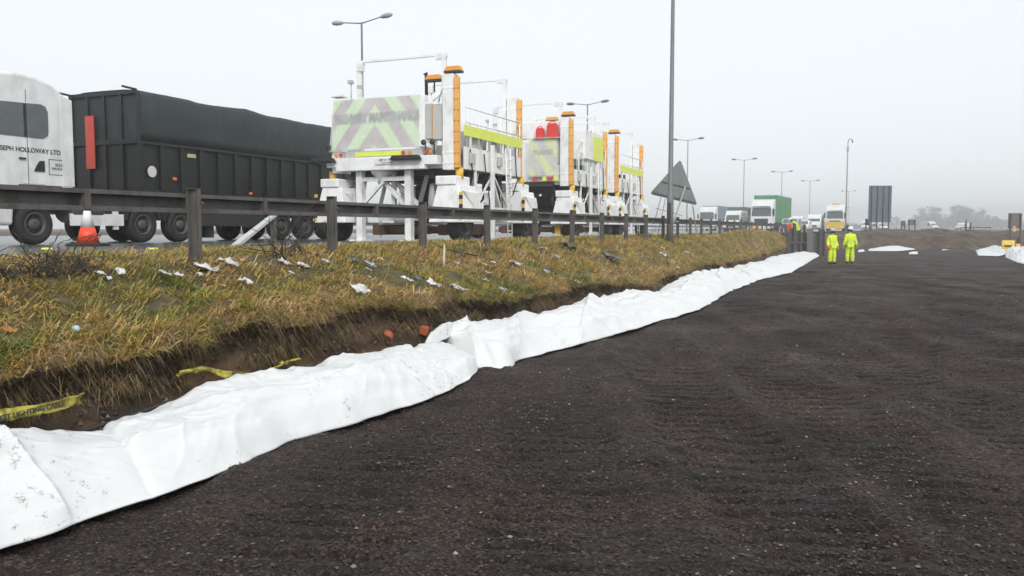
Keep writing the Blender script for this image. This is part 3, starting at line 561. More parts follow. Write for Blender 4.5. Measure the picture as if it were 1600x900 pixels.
for i, (a, b, s, m_, lab) in enumerate(lit):
    p = on_bank(a, b); g = 7; U_, V_ = np.meshgrid(np.linspace(-.5, .5, g), np.linspace(-.5, .5, g), indexing='ij')
    z = np.abs(fbm(U_*3+i*5, V_*3+i, 3))*.9+.12
    asp = rng.uniform(.45, .8); V = np.stack([U_*s+rng.normal(0, s*.05, U_.shape), V_*s*asp+rng.normal(0, s*.05, U_.shape), z*s*.5], -1).reshape(-1, 3)
    s = s*.8; nm = 'leaf' if 'leaf' in lab else 'rubber_strip' if 'rubber' in lab else 'plastic_bag' if 'bag' in lab else 'cup' if 'cup' in lab else 'rag' if 'rag' in lab else 'packet' if 'packet' in lab else 'carton' if 'carton' in lab else 'paper_scrap' if 'paper' in lab or 'scrap' in lab or 'bit' in lab or 'fleck' in lab else 'wrapper'
    o = np_mesh(nm, V, gridfaces(g, g), m_, False); o.location = p+Vector((.02, 0, .035)); o.rotation_euler = (0, R(20), rng.uniform(-.6, .9)); mo = o.modifiers.new('t', 'SOLIDIFY'); mo.thickness = .004
    tag(o, lab, 'leaf' if nm == 'leaf' else 'rubber' if nm == 'rubber_strip' else 'litter', None if nm in ('leaf', 'rubber_strip') else 'tiny dull scraps trodden into the upper turf' if 'tiny dull' in lab else 'litter strewn over the turf')
p = on_bank(119, 524); o = MB().lathe([(.005, -.028), (.02, -.022), (.03, 0), (.02, .022), (.005, .028)], (0, 0, .04), 'z', 16).build('ball', mat('pale_ball', (.5, .62, .68), .4)); o.location = p+Vector((0, 0, .02)); tag(o, 'small pale blue ball low on the turf at the left', 'ball')
p = on_bank(693, 416); o = MB().tube([(0, 0, -.1), (.0, .01, .1), (.005, .02, .26), (0, .03, .34)], [.02, .02, .017, .008], 6).build('stake', mat('split_wood', (.62, .55, .42), .7)); o.location = p; tag(o, 'pale split wooden stake standing in the turf left of the fourth post', 'stake')
TW = mat('dead_twig', (.055, .045, .040), .8)
def bramble(px, py, n, w, h, lab, seed, drop=0):
    r = random.Random(seed); p = on_bank(px, py); mb = MB()
    for k in range(n):
        q = Vector((r.uniform(-.15, .15), r.uniform(-w/2, w/2), -.03)); d = Vector((r.uniform(-.3, .4), r.uniform(-1, 1), r.uniform(.4, 1))).normalized(); P = [q.copy()]; L = h*r.uniform(.5, 1.2)/6
        for _ in range(7):
            q = q+d*L; P.append(q.copy()); d = (d+Vector((r.uniform(-.4, .4), r.uniform(-.5, .5), r.uniform(-.5, .12)))).normalized()
            if r.random() < .4:
                e = q+(d+Vector((r.uniform(-1, 1), r.uniform(-1, 1), r.uniform(-.3, .8)))).normalized()*L*1.4; mb.tube([q, (q+e)/2+Vector((0, 0, .01)), e], [.004, .003, .002], 4)
        mb.tube(P, [.007-.0007*i for i in range(8)], 5)
    o = mb.build('dead_bramble', TW); o.location = p; tag(o, lab, 'bramble', 'dead brambles along the guardrail')
bramble(45, 425, 75, 1.1, .34, 'dense dark dead bramble at the left picture edge by the road', 1)
bramble(95, 415, 22, .4, .38, 'thin dark bramble stems left of the orange cone', 7)
bramble(455, 400, 26, .9, .75, 'tangled reddish dead bramble left of the second guardrail post', 3)
bramble(735, 398, 14, .9, .5, 'sparse dead bramble stems between the third and fourth posts', 4)
bramble(1010, 372, 20, 1.6, .55, 'greyish dead bramble at the foot of the tilted sign', 5)
bramble(905, 378, 9, .8, .35, 'few low dead twigs by the seventh post', 6)
p = on_bank(745, 402); o = MB().tube([p+Vector((.1, .0, .02)), p+Vector((-.1, -.35, .1)), p+Vector((-.2, -.75, .16)), p+Vector((-.2, -1.25, .30))], [.014, .012, .009, .004], 6).tube([p+Vector((.05, 0, .02)), p+Vector((0, .3, .16)), p+Vector((-.05, .45, .30))], [.012, .008, .003], 6).build('branch', TW); tag(o, 'forked bare branch lying left of the fourth guardrail post', 'branch')
# ---------------------------------------------------------------- guardrails
_gt = [-40, 50, 70, 98, 140]; _gl = [6.34, 6.34, 6.05, 4.5, 1.2]
gl = lambda t: float(np.interp(t, _gt, _gl))
def guardrail(label, Lf, ts, base, facing=1, group='steel guardrails', mtl=GALV):
    root = empty('guardrail', (-Lf(ts[0]), ts[0], base), label, 'guardrail', 0, group); ox, oy = -Lf(ts[0]), ts[0]
    # open box beam: channel, its mouth turned to the site
    prof = [(-.055, .515), (-.055, .545), (-.07, .545), (-.07, .50), (.055, .50), (.055, .695), (-.07, .695), (-.07, .655), (-.055, .655), (-.055, .68), (.04, .68), (.04, .515)]
    yy = np.arange(ts[0]-.15, ts[-1]+.2, 1.2); V, Fc = [], []; n = len(prof)
    for y in yy:
        for a, z in prof: V.append((-Lf(y)-ox-facing*(a+.135), y-oy, z))
    for i in range(len(yy)-1):
        for k in range(n): Fc.append((i*n+k, i*n+(k+1) % n, (i+1)*n+(k+1) % n, (i+1)*n+k)[::facing])
    mb = MB(); mb.add(V, Fc); mb.add(V[:n], [tuple(range(n))]); mb.add(V[-n:], [tuple(range(n))]); mb.build('beam', mtl, root)
    for i, y in enumerate(ts):
        x = -Lf(y)-ox; y0 = y-oy; s = facing; j = rng.normal(0, .008)
        p = MB()   # Z-section post
        p.box(x-.045, x+.045, y0-.006, y0+.004, -.5, .755+j); p.box(min(x+s*.04, x+s*.046), max(x+s*.04, x+s*.046), y0-.006, y0+.05, -.5, .755+j); p.box(min(x-s*.046, x-s*.04), max(x-s*.046, x-s*.04), y0-.05, y0-.002, -.5, .755+j)
        p.box(x-.048, x+.048, y0-.052, y0+.052, .752+j, .758+j)
        p.build('post', mtl, root)
        if i < 16:
            MB().box(*sorted((x-s*.065, x-s*.045)), y0-.05, y0+.05, .50, .70).tube([(x+s*.05, y0+.05, .6), (x+s*.075, y0+.05, .6)], .014, 6).build('bracket', mtl, root)
            k = y0+1.15 if y+1.2 < ts[-1] else y0
            MB().box(*sorted((x-s*.055, x-s*.125)), k, k+.06, .516, .68).build('joint_plate', mtl, root)
    return root
ts = [6.62-2.4*2+2.4*i for i in range(31)]
guardrail('long weathered steel guardrail with box beam on the turf bank in front of the machines', gl, ts, TOP_Z)
guardrail('thin grey central reserve guardrail seen beyond the parked machines', lambda t: float(edge(t)+13.2), [34+3.2*i for i in range(64)], ROAD_Z, 1, 'steel guardrails', MASTL)

# ---------------------------------------------------------------- cone, road studs, ramp
def cone(p, label):
    r = empty('traffic_cone', p, label, 'cone')
    MB().box(-.25, .25, -.25, .25, 0, .045).taper(-.24, .24, -.24, .24, .045, .07, .05, .05).build('base', BLACK, r, .01)
    c = MB().lathe([(.185, .065), (.112, .40)], (0, 0, 0), 'z', 32).build('body', mat('cone_red', (.80, .07, .025), .45), r)
    MB().lathe([(.1135, .395), (.056, .735), (.05, .745), (.02, .748)], (0, 0, 0), 'z', 32).build('sleeve', mat('cone_white', (.9, .9, .88), .4), r)
pc = at_d(138, 384.5, 18.0); cone((pc.x, pc.y, ROAD_Z), 'orange and white traffic cone on the wet road behind the guardrail')
[o for o in bpy.data.objects if o.name == 'traffic_cone'][0].scale = (1.25, 1.25, 1.02)
for a, lab in ((73, 'yellow reflective road stud left of the orange cone'), (239, 'yellow reflective road stud right of the orange cone')):
    p = at_z(a, 390, ROAD_Z); o = MB().taper(-.09, .09, -.05, .05, 0, .03, .02, .01).build('road_stud', LIME); o.location = (p.x, p.y, ROAD_Z+.005); tag(o, lab, 'road stud', 'yellow road studs on the edge line')
a0 = at_x(366, 384, -13.0); a0.z = ROAD_Z; top = at_x(427, 337, -13.0)
rp = empty('barrier_end_ramp', a0, 'pale steel ramp sloping up behind the guardrail before the first machine', 'ramp')
v = top-a0; MB().hexa([(-.09, -.05, 0), (.09, -.05, 0), (.09, .14, 0), (-.09, .14, 0), (-.07, v.y-.08, v.z), (.07, v.y-.08, v.z), (.07, v.y+.08, v.z), (-.07, v.y+.08, v.z)]).build('sloping_plate', GREYBOX, rp, .01)
MB().box(-.05, .05, v.y-.05, v.y+.05, 0, v.z-.03).build('prop', GALV, rp)

# ---------------------------------------------------------------- masts and street lamps
MR = 'double headed street lamps along the central reserve'
_lamps = [(565, 42.3, 35, 'nearest double street lamp, above the first machine'), (918, 70.0, 163, 'double street lamp standing above the middle machines'), (1075, 98.2, 219, 'double street lamp just right of the tall mast'), (1163, 126.4, 250, 'double street lamp above the green lorry, left of it'),
          (1222, 153.4, 269, 'double street lamp behind the green lorry box'), (1266, 182, 283, 'faint double street lamp left of the yellow fronted lorry'), (1326, 231, 299, 'faintest and farthest double street lamp next to the thin camera mast')]
for px, D, py, lab in _lamps:
    p = at_d(px, py, D); b = empty('street_lamp', (p.x, p.y, ROAD_Z), lab, 'street lamp', R(-6), MR); H = p.z-ROAD_Z; k = 1.0
    MB().tube([(0, 0, 0), (0, 0, 1.3), (0, 0, 1.32), (0, 0, H)], [.11*k, .10*k, .075*k, .05*k], 12).build('mast', MAST, b)
    for s in (-1, 1):
        MB().tube([(0, 0, H-.05), (s*.5, 0, H+.02), (s*1.25, 0, H+.13)], [.035, .03, .03], 8).build('arm', MAST, b)
        MB().tube([(s*1.2, 0, H+.12), (s*1.32, 0, H+.13), (s*1.6, 0, H+.15), (s*1.85, 0, H+.17), (s*1.95, 0, H+.18)], [.04, .10, .13, .10, .03], 12).build('lantern', MASTL if D < 50 else MAST, b)
p = at_d(1046.5, 374, 27.8); tm = empty('tall_mast', (p.x, p.y, 1.2), 'tall dark tapering mast rising out of the picture in front of the guardrail', 'mast')
MB().tube([(0, 0, -.3), (0, 0, 1.6), (0, 0, 1.65), (0, 0, 12)], [.115, .11, .085, .045], 16).build('shaft', MAST, tm); MB().box(-.05, .05, -.125, -.10, .6, 1.3).build('access_door', DARK, tm)
MB().tube([(0, 0, 11.95), (-.6, 0, 12.3), (-1.4, 0, 12.4)], .03, 8).tube([(-1.4, 0, 12.4), (-1.7, 0, 12.42), (-2.1, 0, 12.44)], [.06, .13, .04], 10).build('lantern', MAST, tm)
p = at_d(1325, 222, 82); b = empty('camera_mast', (p.x, p.y, -.2), 'slim pale mast with small camera head behind the right worker', 'mast'); H = p.z+.2
MB().tube([(0, 0, 0), (0, 0, H-.6), (0, 0, H)], [.065, .055, .05], 10).build('shaft', MASTL, b)
MB().tube([(0, 0, H), (.12, 0, H+.28), (.32, 0, H+.3), (.42, 0, H+.1)], .04, 8).tube([(.42, 0, H+.15), (.42, 0, H-.1)], [.08, .05], 10).build('camera', MAST, b); MB().box(-.11, .11, -.1, .1, H-.9, H-.5).build('equipment_box', MASTL, b)

# ---------------------------------------------------------------- tilted triangular sign on its stand
SG = mat('sign_back_grey_green', (.072, .095, .09), .5, .2, dirt=(.05, .06, .055), damt=.5)
D = 29.2; A_, B_, C_ = at_d(1063, 249, D+.35), at_d(1015, 303, D+.1), at_d(1090, 321, D-.15); c0 = at_d(1050, 376, D); c0.z = 1.2
ts_ = empty('triangular_sign', c0, 'tilted triangular road sign seen from its grey-green back, on a frame behind the tall mast', 'sign')
nrm = (B_-A_).cross(C_-A_).normalized(); 
if nrm.dot(Vector((0, 0, EYE))-A_) < 0: nrm = -nrm
cen = (A_+B_+C_)/3
def rounded(P, r):
    out = []
    for i in range(3):
        p, a, b = P[i], P[i-1], P[(i+1) % 3]; u, v = (a-p).normalized(), (b-p).normalized()
        for s in np.linspace(0, 1, 6): out.append(p+u*r*(1-s)**2+v*r*s**2)
    return out
pr = rounded([A_, B_, C_], .13); n = len(pr); mb = MB(); mb.add([p-c0+nrm*.012 for p in pr]+[p-c0-nrm*.012 for p in pr], [tuple(range(n)), tuple(range(n, 2*n))[::-1]]+[(k, n+k, n+(k+1) % n, (k+1) % n) for k in range(n)]); mb.build('plate', SG, ts_)
mb = MB()
for f in (.62, .93):
    mb.bar(A_+(B_-A_)*f+(C_-A_)*.03-c0+nrm*.03, A_+(C_-A_)*f+(B_-A_)*.03-c0+nrm*.03, .03, .05)
mb.build('stiffener', SG, ts_)
fr = MB(); g = 1.15
def P3(px, py, d=D): return at_d(px, py, d)-c0
for q in ((P3(1033, 308), P3(1021, 352), ), (P3(1040, 309), P3(1027, 370)), (P3(1048, 312), P3(1050, 378)), (P3(1082, 322), P3(1088, 365, D+.6)), (P3(1024, 326), P3(1066, 338)), (P3(1023, 341), P3(1060, 347))): fr.bar(q[0]+nrm*.05, q[1]+nrm*.05, .03)
fr.build('frame', MASTL, ts_); MB().bar(P3(1071, 292)+nrm*.06, P3(1041, 378, D-1.3), .045).build('strut', MASTL, ts_)

# ---------------------------------------------------------------- road maintenance machines
def machine(t, L, label, kind, group='white and orange road maintenance machines'):
    m = empty('maintenance_machine', (-L, t, ROAD_Z), label, 'road machine', 0, group)
    LN, WD = 4.6, 4.4
    # corner guard columns
    for cx, cy, full in ((0, 0, 1), (0, LN, 1), (-WD, 0, 0), (-WD, LN, 0)):
        s = 1 if cx == 0 else -1; H = 4.72 if full else 3.75
        c = MB().box(*sorted((cx-s*.50, cx-s*.15)), cy-.12, cy+.20, 2.05, H)
        for z in (2.2, 2.5, 4.3): c.box(*sorted((cx-s*.52, cx-s*.14)), cy-.128, cy+.215, z, z+.06)
        c = c.build('corner_column', WHITE, m, .01)
        g = MB().box(*sorted((cx-s*.13, cx+s*.03)), cy-.15, cy-.03, 2.1, 4.62); 
        if full: g.build('guard_strip', ORANGE, c, .008)
        bt = MB()
        for z in np.arange(2.2, 4.6, .3): bt.lathe([(.018, -.165), (.016, -.148)], (cx-s*.10, cy, z), 'y', 6).lathe([(.018, -.165), (.016, -.148)], (cx+s*.01, cy, z), 'y', 6)
        if full: bt.build('bolts', DARK, c)
        MB().lathe([(.11, 1.78), (.11, 2.1)], (cx-s*.05, cy+.05, 0), 'z', 16).build('lift_cylinder', YELLOW, m)
        # wheel housing
        h = MB(); x0, x1 = (cx-.80, cx+.30) if s > 0 else (cx-.30, cx+.80); y0, y1 = cy-.45, cy+.85
        h.hexa([(x0, y0, .55), (x1, y0, .55), (x1, y1, .55), (x0, y1, .55), (x0+.24, y0+.10, 1.60), (x1-.16, y0+.10, 1.60), (x1-.16, y1-.12, 1.60), (x0+.24, y1-.12, 1.60)]); h.box(x0+.20, x1-.26, y0+.06, y1-.3, 1.605, 1.86)
        h.prism([(y0+.2, 1.45), (y1-.1, 1.42), (y1, 1.2), (y1+.02, .7), (y1-.1, .7)], x0+.1, x1-.06)
        hh_ = h.build('wheel_housing', WHITE, m, .03)
        MB().box(*sorted((x1-.10, x1-.04) if s > 0 else (x0+.04, x0+.10)), y0-.02, y0+.06, .62, 1.40).build('warning_strip', YELLOW, hh_)
        for z in (.7, .95, 1.2): MB().box(*sorted((x1-.11, x1-.03) if s > 0 else (x0+.03, x0+.11)), y0-.027, y0+.05, z, z+.11).build('black_band', BLACK, hh_)
        wheel(m, (cx-.12*s, cy+.25, .47), .47, .42, s)
        MB().tube([(cx-s*.75, cy+.3, 1.6), (cx-s*1.1, cy+.45, 2.2)], .05, 8).tube([(cx-s*.9, cy+.3, .9), (cx-s*1.05, cy+.4, 2.1)], .035, 8).build('steering_arm', DARK, m)
    # deck and side beams
    MB().box(-WD+.3, -.3, .1, LN, 2.12, 2.22).build('deck', WHITE2, m, .01)
    u = MB()
    for y in (.5, 1.7, 3.0, 4.2): u.box(-WD+.4, -.4, y, y+.12, 1.95, 2.12)
    for x in (-3.4, -1.1): u.box(x, x+.16, .2, LN, 1.84, 2.10)
    u.build('underframe', DARK, m)
    for x in (-.06, -WD-.02): MB().box(x, x+.08, .30, LN-.15, 2.08, 2.72).build('side_beam', WHITE, m, .012)
    rl = MB()
    for z in (3.42, 3.84): rl.tube([(.02, .3, z), (.02, LN-.2, z)], .022, 8)
    for y in np.linspace(.4, LN-.25, 6): rl.tube([(.02, y, 2.7), (.02, y, 3.84)], .022, 8)
    for y in np.linspace(.6, LN-.5, 4): rl.bar((.03, y, 2.72), (.03, y, 3.40), .05)
    rl.build('railing', WHITE, m)
    MB().box(-.9, -.3, 1.8, 2.35, 2.72, 3.0).build('pump_unit', DARK, m, .02)
    pc_ = MB()
    for y in (1.05, 2.3, 3.5): pc_.bar((-.03, y, 2.1), (-.03, y+.0, .95), .07)
    pc_.bar((-.03, 1.05, 1.0), (-.03, 3.5, 1.0), .06).bar((-.03, 1.05, 1.0), (-.03, 2.3, 2.05), .05).bar((-.03, 3.5, 1.0), (-.03, 2.3, 2.05), .05); pc_.build('side_frame', WHITE2, m, .004)
    cd = MB()
    for y, z0, z1 in ((.55, 2.2, 2.66), (1.5, 2.15, 2.6), (3.9, 2.2, 3.0)): cd.tube([(.05, y, z1), (.07, y+.05, z0), (.02, y+.25, z0-.25), (-.15, y+.3, z0-.7)], .018, 6)
    cd.build('hoses', BLACK, m); MB().box(.045, .10, .5, .8, 2.25, 2.55).build('junction_box', GREYBOX, m, .01); MB().box(.045, .11, 2.5, 2.75, 2.3, 2.6).build('junction_box', GREYBOX, m, .01)
    if kind != 2: MB().box(.045, .06, .15, LN-.1, 3.02, 3.32).build('reflective_band', LIME, m)
    # load on deck
    if kind == 1:
        MB().lathe([(.02, 1.4), (.5, 1.42), (.52, 1.5), (.5, 2.8), (.52, 3.6), (.5, 4.1), (.02, 4.12)], (-.85, 0, 3.15), 'y', 24).build('wrapped_roll', mat('wrapped_white', (.66, .68, .70), .5, var=.2, dirt=(.4, .4, .4), damt=.6, bump=.4, bscale=8), m)
        MB().box(-2.2, -.9, 1.3, 3.6, 2.23, 2.9).build('engine_cover', GREYBOX, m, .03)
        for y in (1.0, 2.1): MB().box(-.5, -.1, y, y+.7, 2.73, 3.25).build('side_locker', GREYBOX, m, .02)
    # under-deck clutter: hydraulics and braces
    k = MB()
    for y in (1.2, 2.2, 3.2): k.tube([(-.3, y, 2.1), (-.5, y+.4, 1.3), (-1.0, y+.6, .9)], .035, 8).tube([(-.25, y+.2, 2.1), (-.22, y+.3, 1.0), (-.6, y+.5, .7)], .018, 6)
    k.tube([(-.4, .8, .95), (-.4, 4.0, 1.0)], .06, 8); k.build('hydraulic_pipes', DARK, m)
    MB().box(-2.9, -1.5, 1.9, 3.4, .55, 1.3).box(-2.6, -1.7, 2.0, 3.2, 1.3, 1.75).build('engine_block', DARK, m, .03); MB().lathe([(.05, 1.2), (.28, 1.25), (.28, 2.2), (.05, 2.25)], (-1.0, 0, 1.45), 'y', 16).build('air_tank', DARK, m)
    for y, s in ((1.05, 1), (3.6, -1)): MB().bar((-.35, y, .8), (-.35, y+s*.75, 2.05), .14, .10).bar((-1.0, y, .7), (-1.0, y+s*1.2, 2.05), .12, .1).build('diagonal_brace', WHITE2, m)
    for x in (-3.5, -1.2): MB().box(x, x+.22, .9, LN-.3, .18, .50).build('chassis_rail', RUST, m, .01)
    MB().box(-3.9, -.7, 1.6, 1.85, .22, .45).box(-3.9, -.7, 3.6, 3.85, .22, .45).build('cross_member', RUST, m)
    # gantries
    for y in (.15, LN-.1):
        g = MB().box(-.66, -.54, y, y+.12, 2.2, 5.36).box(-3.52, -3.38, y, y+.10, 4.1 if y < 1 else 2.2, 5.34); g.box(-3.46, -.60, y+.02, y+.09, 5.30, 5.37); g.taper(-.86, -.54, y+.01, y+.08, 5.20, 5.30, -.04)
        g.build('gantry', WHITE, m, .006)
        MB().box(-3.50, -3.30, y-.02, y+.12, 5.05, 5.29).build('gusset', WHITE2, m)
    for x, z in ((-3.75, 4.72), (-3.42, 4.55)): MB().tube([(x, .2, 4.2), (x, .2, z)], .02, 6).box(x-.09, x+.05, .14, .28, z, z+.10).build('work_light', GREYBOX, m)
    # front beam, lights and bumper
    if kind in (1, 3):
        MB().box(-WD+.05, -.62, -.28, .1, 2.20, 2.46).box(-4.0, -1.0, -.30, -.05, 2.08, 2.198).build('front_beam', WHITE, m, .015)
        MB().box(-3.7, -1.1, -.22, .1, 2.465, 2.66).build('rear_panel', GREYBOX, m, .01)
        MB().box(-3.35, -1.75, -.232, -.222, 2.50, 2.62).build('lime_strip', LIME, m)
        for x in (-4.02, -3.86, -1.72, -1.50, -.95, -.82): MB().lathe([(.055, -.262), (.06, -.222)], (x, 0, 2.56), 'y', 12).build('tail_lamp', RED if x in (-1.72, -3.86, -.95) else AMBER, m)
        MB().box(-2.62, -1.75, -.312, -.283, 2.24, 2.42).build('number_plate', LENS, m)
        text('BM 41 TDSM', .10, TEXTM, m, (-2.2, -.316, 2.36), (R(90), 0, 0)); text('01234 567890', .07, TEXTM, m, (-2.2, -.316, 2.28), (R(90), 0, 0))
        for x0, x1 in ((-4.85, -3.95), (-2.05, -1.05)): MB().taper(x0, x1, -.5, -.29, 2.34, 2.47, .08, .02).build('rubber_buffer', BLACK, m, .03)
        for x in (-4.25, -.72, -1.0): MB().lathe([(.03, -.2), (.085, -.32), (.08, -.34), (.03, -.35)], (x, 0, 2.82), 'y', 14).tube([(x, -.2, 2.45), (x, -.22, 2.78)], .02, 6).build('spot_lamp', DARK, m)
    # signboard under a plastic film
    
    if kind in (1, 3):
        w0, w1, z0, z1 = -4.2, -1.25, 2.72, 4.20; tl = .10
    else:
        w0, w1, z0, z1 = -1.78, -.62, 2.48, 3.92; tl = .05
    sb = MB().hexa([(w0, -.20, z0), (w1, -.20, z0), (w1, -.16, z0), (w0, -.16, z0), (w0, -.20+tl, z1), (w1, -.20+tl, z1), (w1, -.16+tl, z1), (w0, -.16+tl, z1)]).build('signboard', chev if kind != 2 else chev2, m)
    sb_slope = math.atan2(tl, z1-z0)
    if kind != 2: text('HIGHWAY MAINTENANCE', .36, FADE, sb, ((w0+w1)/2+.05, -.214+tl*.60, z0+(z1-z0)*.60), (R(90)-sb_slope, 0, 0), bold=.026, sx=.66)
    else: text('TRAFFIC', .27, FADE, sb, ((w0+w1)/2, -.208+tl*.62, z0+(z1-z0)*.62), (R(90)-sb_slope, 0, 0), bold=.008, sx=.85)
    gu, gv = 40, 26; U_, V_ = np.meshgrid(np.linspace(0, 1, gu), np.linspace(0, 1, gv), indexing='ij')
    xa, xb = w0-.09, w1+(.10 if kind != 2 else .04); fx = xa+(xb-xa)*U_+(.16*V_*(1-U_)-.10*V_*(U_)*0)*(kind != 2); fz_ = z0-.06+(z1-z0+.10)*V_; fy = -.225+tl*V_-.02*np.abs(fbm(U_*5+kind, V_*4, 4))-.03*np.abs(fbm(U_*2.2+V_*1.7+3, V_*1.2-U_, 2))
    np_mesh('plastic_film', np.stack([fx, fy, fz_], -1).reshape(-1, 3), gridfaces(gu, gv), FILM, True, sb)
    if kind != 2:   # loose side of the wrapping
        U2, V2 = np.meshgrid(np.linspace(0, 1, 14), np.linspace(0, 1, 20), indexing='ij')
        np_mesh('plastic_wrap', np.stack([w1+.02+.42*U2*(.7+.3*V2), -.2+tl+.45*U2+.05*np.abs(fbm(U2*4, V2*5, 3)), z0+.05+(z1-z0-.02)*V2-.1*U2], -1).reshape(-1, 3), gridfaces(14, 20), FILM2, True, sb)
    # control cabinets beside the near column
    for y, w in ((-.12, .22), ): 
        MB().box(-1.12, -.88, .0, .6, 2.95, 3.95).build('control_cabinet', GREYBOX, m, .015); MB().box(-.86, -.56, -.04, .55, 2.92, 3.92).build('control_cabinet', GREYBOX, m, .015)
        MB().box(-.872, -.862, -.06, -.03, 2.96, 3.9).build('cabinet_trim', ORANGE, m)
    MB().tube([(-.5, -.05, 4.55), (-.52, -.1, 4.3), (-.62, -.12, 3.95)], .022, 8).tube([(-.45, -.08, 4.62), (-.5, -.12, 4.2), (-.8, -.12, 3.98)], .014, 6).build('hose', GREYBOX, m)
    # beacons
    for x, y, z in ((-1.0, .35, 4.62), (-.22, .05, 4.76)):
        bc = MB().box(x-.26, x+.26, y-.12, y+.12, z, z+.05).tube([(x, y, z-.3), (x, y, z)], .025, 8).build('beacon', DARK, m)
        MB().taper(x-.26, x+.26, y-.12, y+.12, z+.052, z+.19, .06, .03).build('lens', AMBER, bc, .015)
    MB().box(-1.0, -.3, .2, .3, 4.60, 4.65).build('beacon_bracket', DARK, m)
    if kind in (1, 3): MB().tube([(-1.62, 1.0, 3.6), (-1.62, 1.0, 4.95), (-1.64, .97, 5.02)], [.05, .05, .075], 10).build('exhaust_pipe', BLACK, m)
    # trestle under the front
    if kind == 1:
        for x in (-3.33, -1.67): MB().box(x-.10, x+.10, -.1, .12, 0, 2.1).taper(x-.28, x+.22, -.25, .25, 0, .05, .02, .02).build('support_leg', WHITE2, m, .008)
        b_ = MB().box(-3.23, -1.77, -.02, .08, 1.78, 1.90)
        b_.bar((-3.2, .03, 1.15), (-2.55, .03, 1.76), .09).bar((-1.8, .2, .95), (-2.6, .2, 1.76), .12).bar((-2.4, .5, 1.75), (-1.2, .5, .7), .12); b_.box(-2.45, -2.33, .3, .42, .8, 2.1)
        b_.bar((-3.3, .9, .75), (-2.7, .5, 2.0), .09).bar((-2.1, 1.2, .8), (-1.5, .8, 2.0), .10).bar((-3.9, .8, 1.9), (-3.4, .2, 1.1), .08); b_.box(-3.3, -1.7, .9, 1.0, .62, .74)
        b_.build('brace', WHITE2, m)
        MB().lathe([(.36, 2.10), (.30, 2.0), (.14, 1.86), (.12, 1.7)], (-2.65, .1, 0), 'z', 16).build('slew_cone', WHITE2, m)
        MB().lathe([(.14, 1.6), (.22, 1.2), (.24, .6)], (-3.75, .3, 0), 'z', 12).lathe([(.14, 1.7), (.2, 1.2), (.2, .7)], (-1.15, .6, 0), 'z', 12).build('damper', GREYBOX, m)
    # tall white rail post and ladder on the near side
    MB().box(.07, .17, 1.9, 2.0, 0, 2.9).taper(.02, .22, 1.85, 2.05, 0, .04, 0).build('prop_post', WHITE, m)
    ld = MB()
    for y in (3.0, 3.35): ld.tube([(.18, y, .1), (.10, y, 2.9)], .022, 8)
    for z in np.arange(.3, 2.8, .28): ld.tube([(.17, 3.0, z), (.17, 3.35, z)], .015, 6)
    ld.build('ladder', WHITE, m)
    if kind == 2:
        MB().box(-2.6, -.5, .05, .4, 3.95, 4.62).build('cab_head', WHITE, m, .03); MB().box(-2.4, -.55, .0, 2.8, 2.23, 3.9).build('cab_body', WHITE, m, .04)
        MB().box(-.4, .12, 1.2, 3.6, 3.2, 4.35).build('cable_locker', WHITE, m, .02); MB().box(.125, .14, 2.2, 3.6, 3.2, 4.2).build('reflective_band', LIME, m)
        for x in (-1.62, -1.2, -.95, -.72): MB().box(x, x+.16, -.24, -.2, 2.26, 2.42).build('tail_lamp', RED if x in (-1.62, -.95) else LIME, m)
        MB().tube([(-.6, 0, .4), (-.6, 0, 1.2), (-.3, .3, 1.3)], .05, 8).box(-.72, -.5, -.1, .1, .15, .7).build('anchor_block', YELLOW, m); MB().box(-3.2, -.8, -.1, .1, 2.05, 2.2).build('front_beam', DARK, m)
    return m
def chevmat(nm, diag):
    m = bpy.data.materials.new(nm); m.use_nodes = True; n, l = m.node_tree.nodes, m.node_tree.links; b = n['Principled BSDF']; tc = n.new('ShaderNodeTexCoord'); sx = n.new('ShaderNodeSeparateXYZ'); l.new(tc.outputs['Object'], sx.inputs[0])
    def mth(op, a, c=None, k=None):
        q = n.new('ShaderNodeMath'); q.operation = op; l.new(a, q.inputs[0])
        if c is not None: l.new(c, q.inputs[1])
        if k is not None: q.inputs[1].default_value = k
        return q.outputs[0]
    x = sx.outputs[0]
    if not diag: x = mth('ABSOLUTE', mth('ADD', x, k=2.72))
    else: x = mth('MULTIPLY', x, k=1.0)
    s = mth('FRACT', mth('MULTIPLY', mth('ADD', x, mth('MULTIPLY', sx.outputs[2], k=.75)), k=1/.86)); g = mth('GREATER_THAN', s, k=.5)
    mi = n.new('ShaderNodeMix'); mi.data_type = 'RGBA'; l.new(g, mi.inputs[0]); mi.inputs[6].default_value = (.62, .88, .40, 1) if not diag else (.74, .84, .14, 1); mi.inputs[7].default_value = (.40, .30, .29, 1) if not diag else (.55, .46, .44, 1); l.new(mi.outputs[2], b.inputs['Base Color']); b.inputs['Roughness'].default_value = .4
    return m
chev, chev2 = chevmat('lime_and_maroon_chevrons', False), chevmat('lime_and_pale_diagonals', True)
def filmmat(nm, a):
    m = bpy.data.materials.new(nm); m.use_nodes = True; n, l = m.node_tree.nodes, m.node_tree.links; b = n['Principled BSDF']; b.inputs['Base Color'].default_value = (.86, .88, .88, 1); b.inputs['Roughness'].default_value = .3
    tc = n.new('ShaderNodeTexCoord'); no = n.new('ShaderNodeTexNoise'); no.inputs['Scale'].default_value = 2.2; no.inputs['Detail'].default_value = 7; l.new(tc.outputs['Object'], no.inputs['Vector']); r = n.new('ShaderNodeMapRange'); r.inputs[1].default_value = .3; r.inputs[2].default_value = .7; r.inputs[3].default_value = a-.09; r.inputs[4].default_value = a+.09; l.new(no.outputs[0], r.inputs[0]); l.new(r.outputs[0], b.inputs['Alpha'])
    return m
FILM, FILM2 = filmmat('milky_plastic_film', .45), filmmat('milky_plastic_wrap', .8)
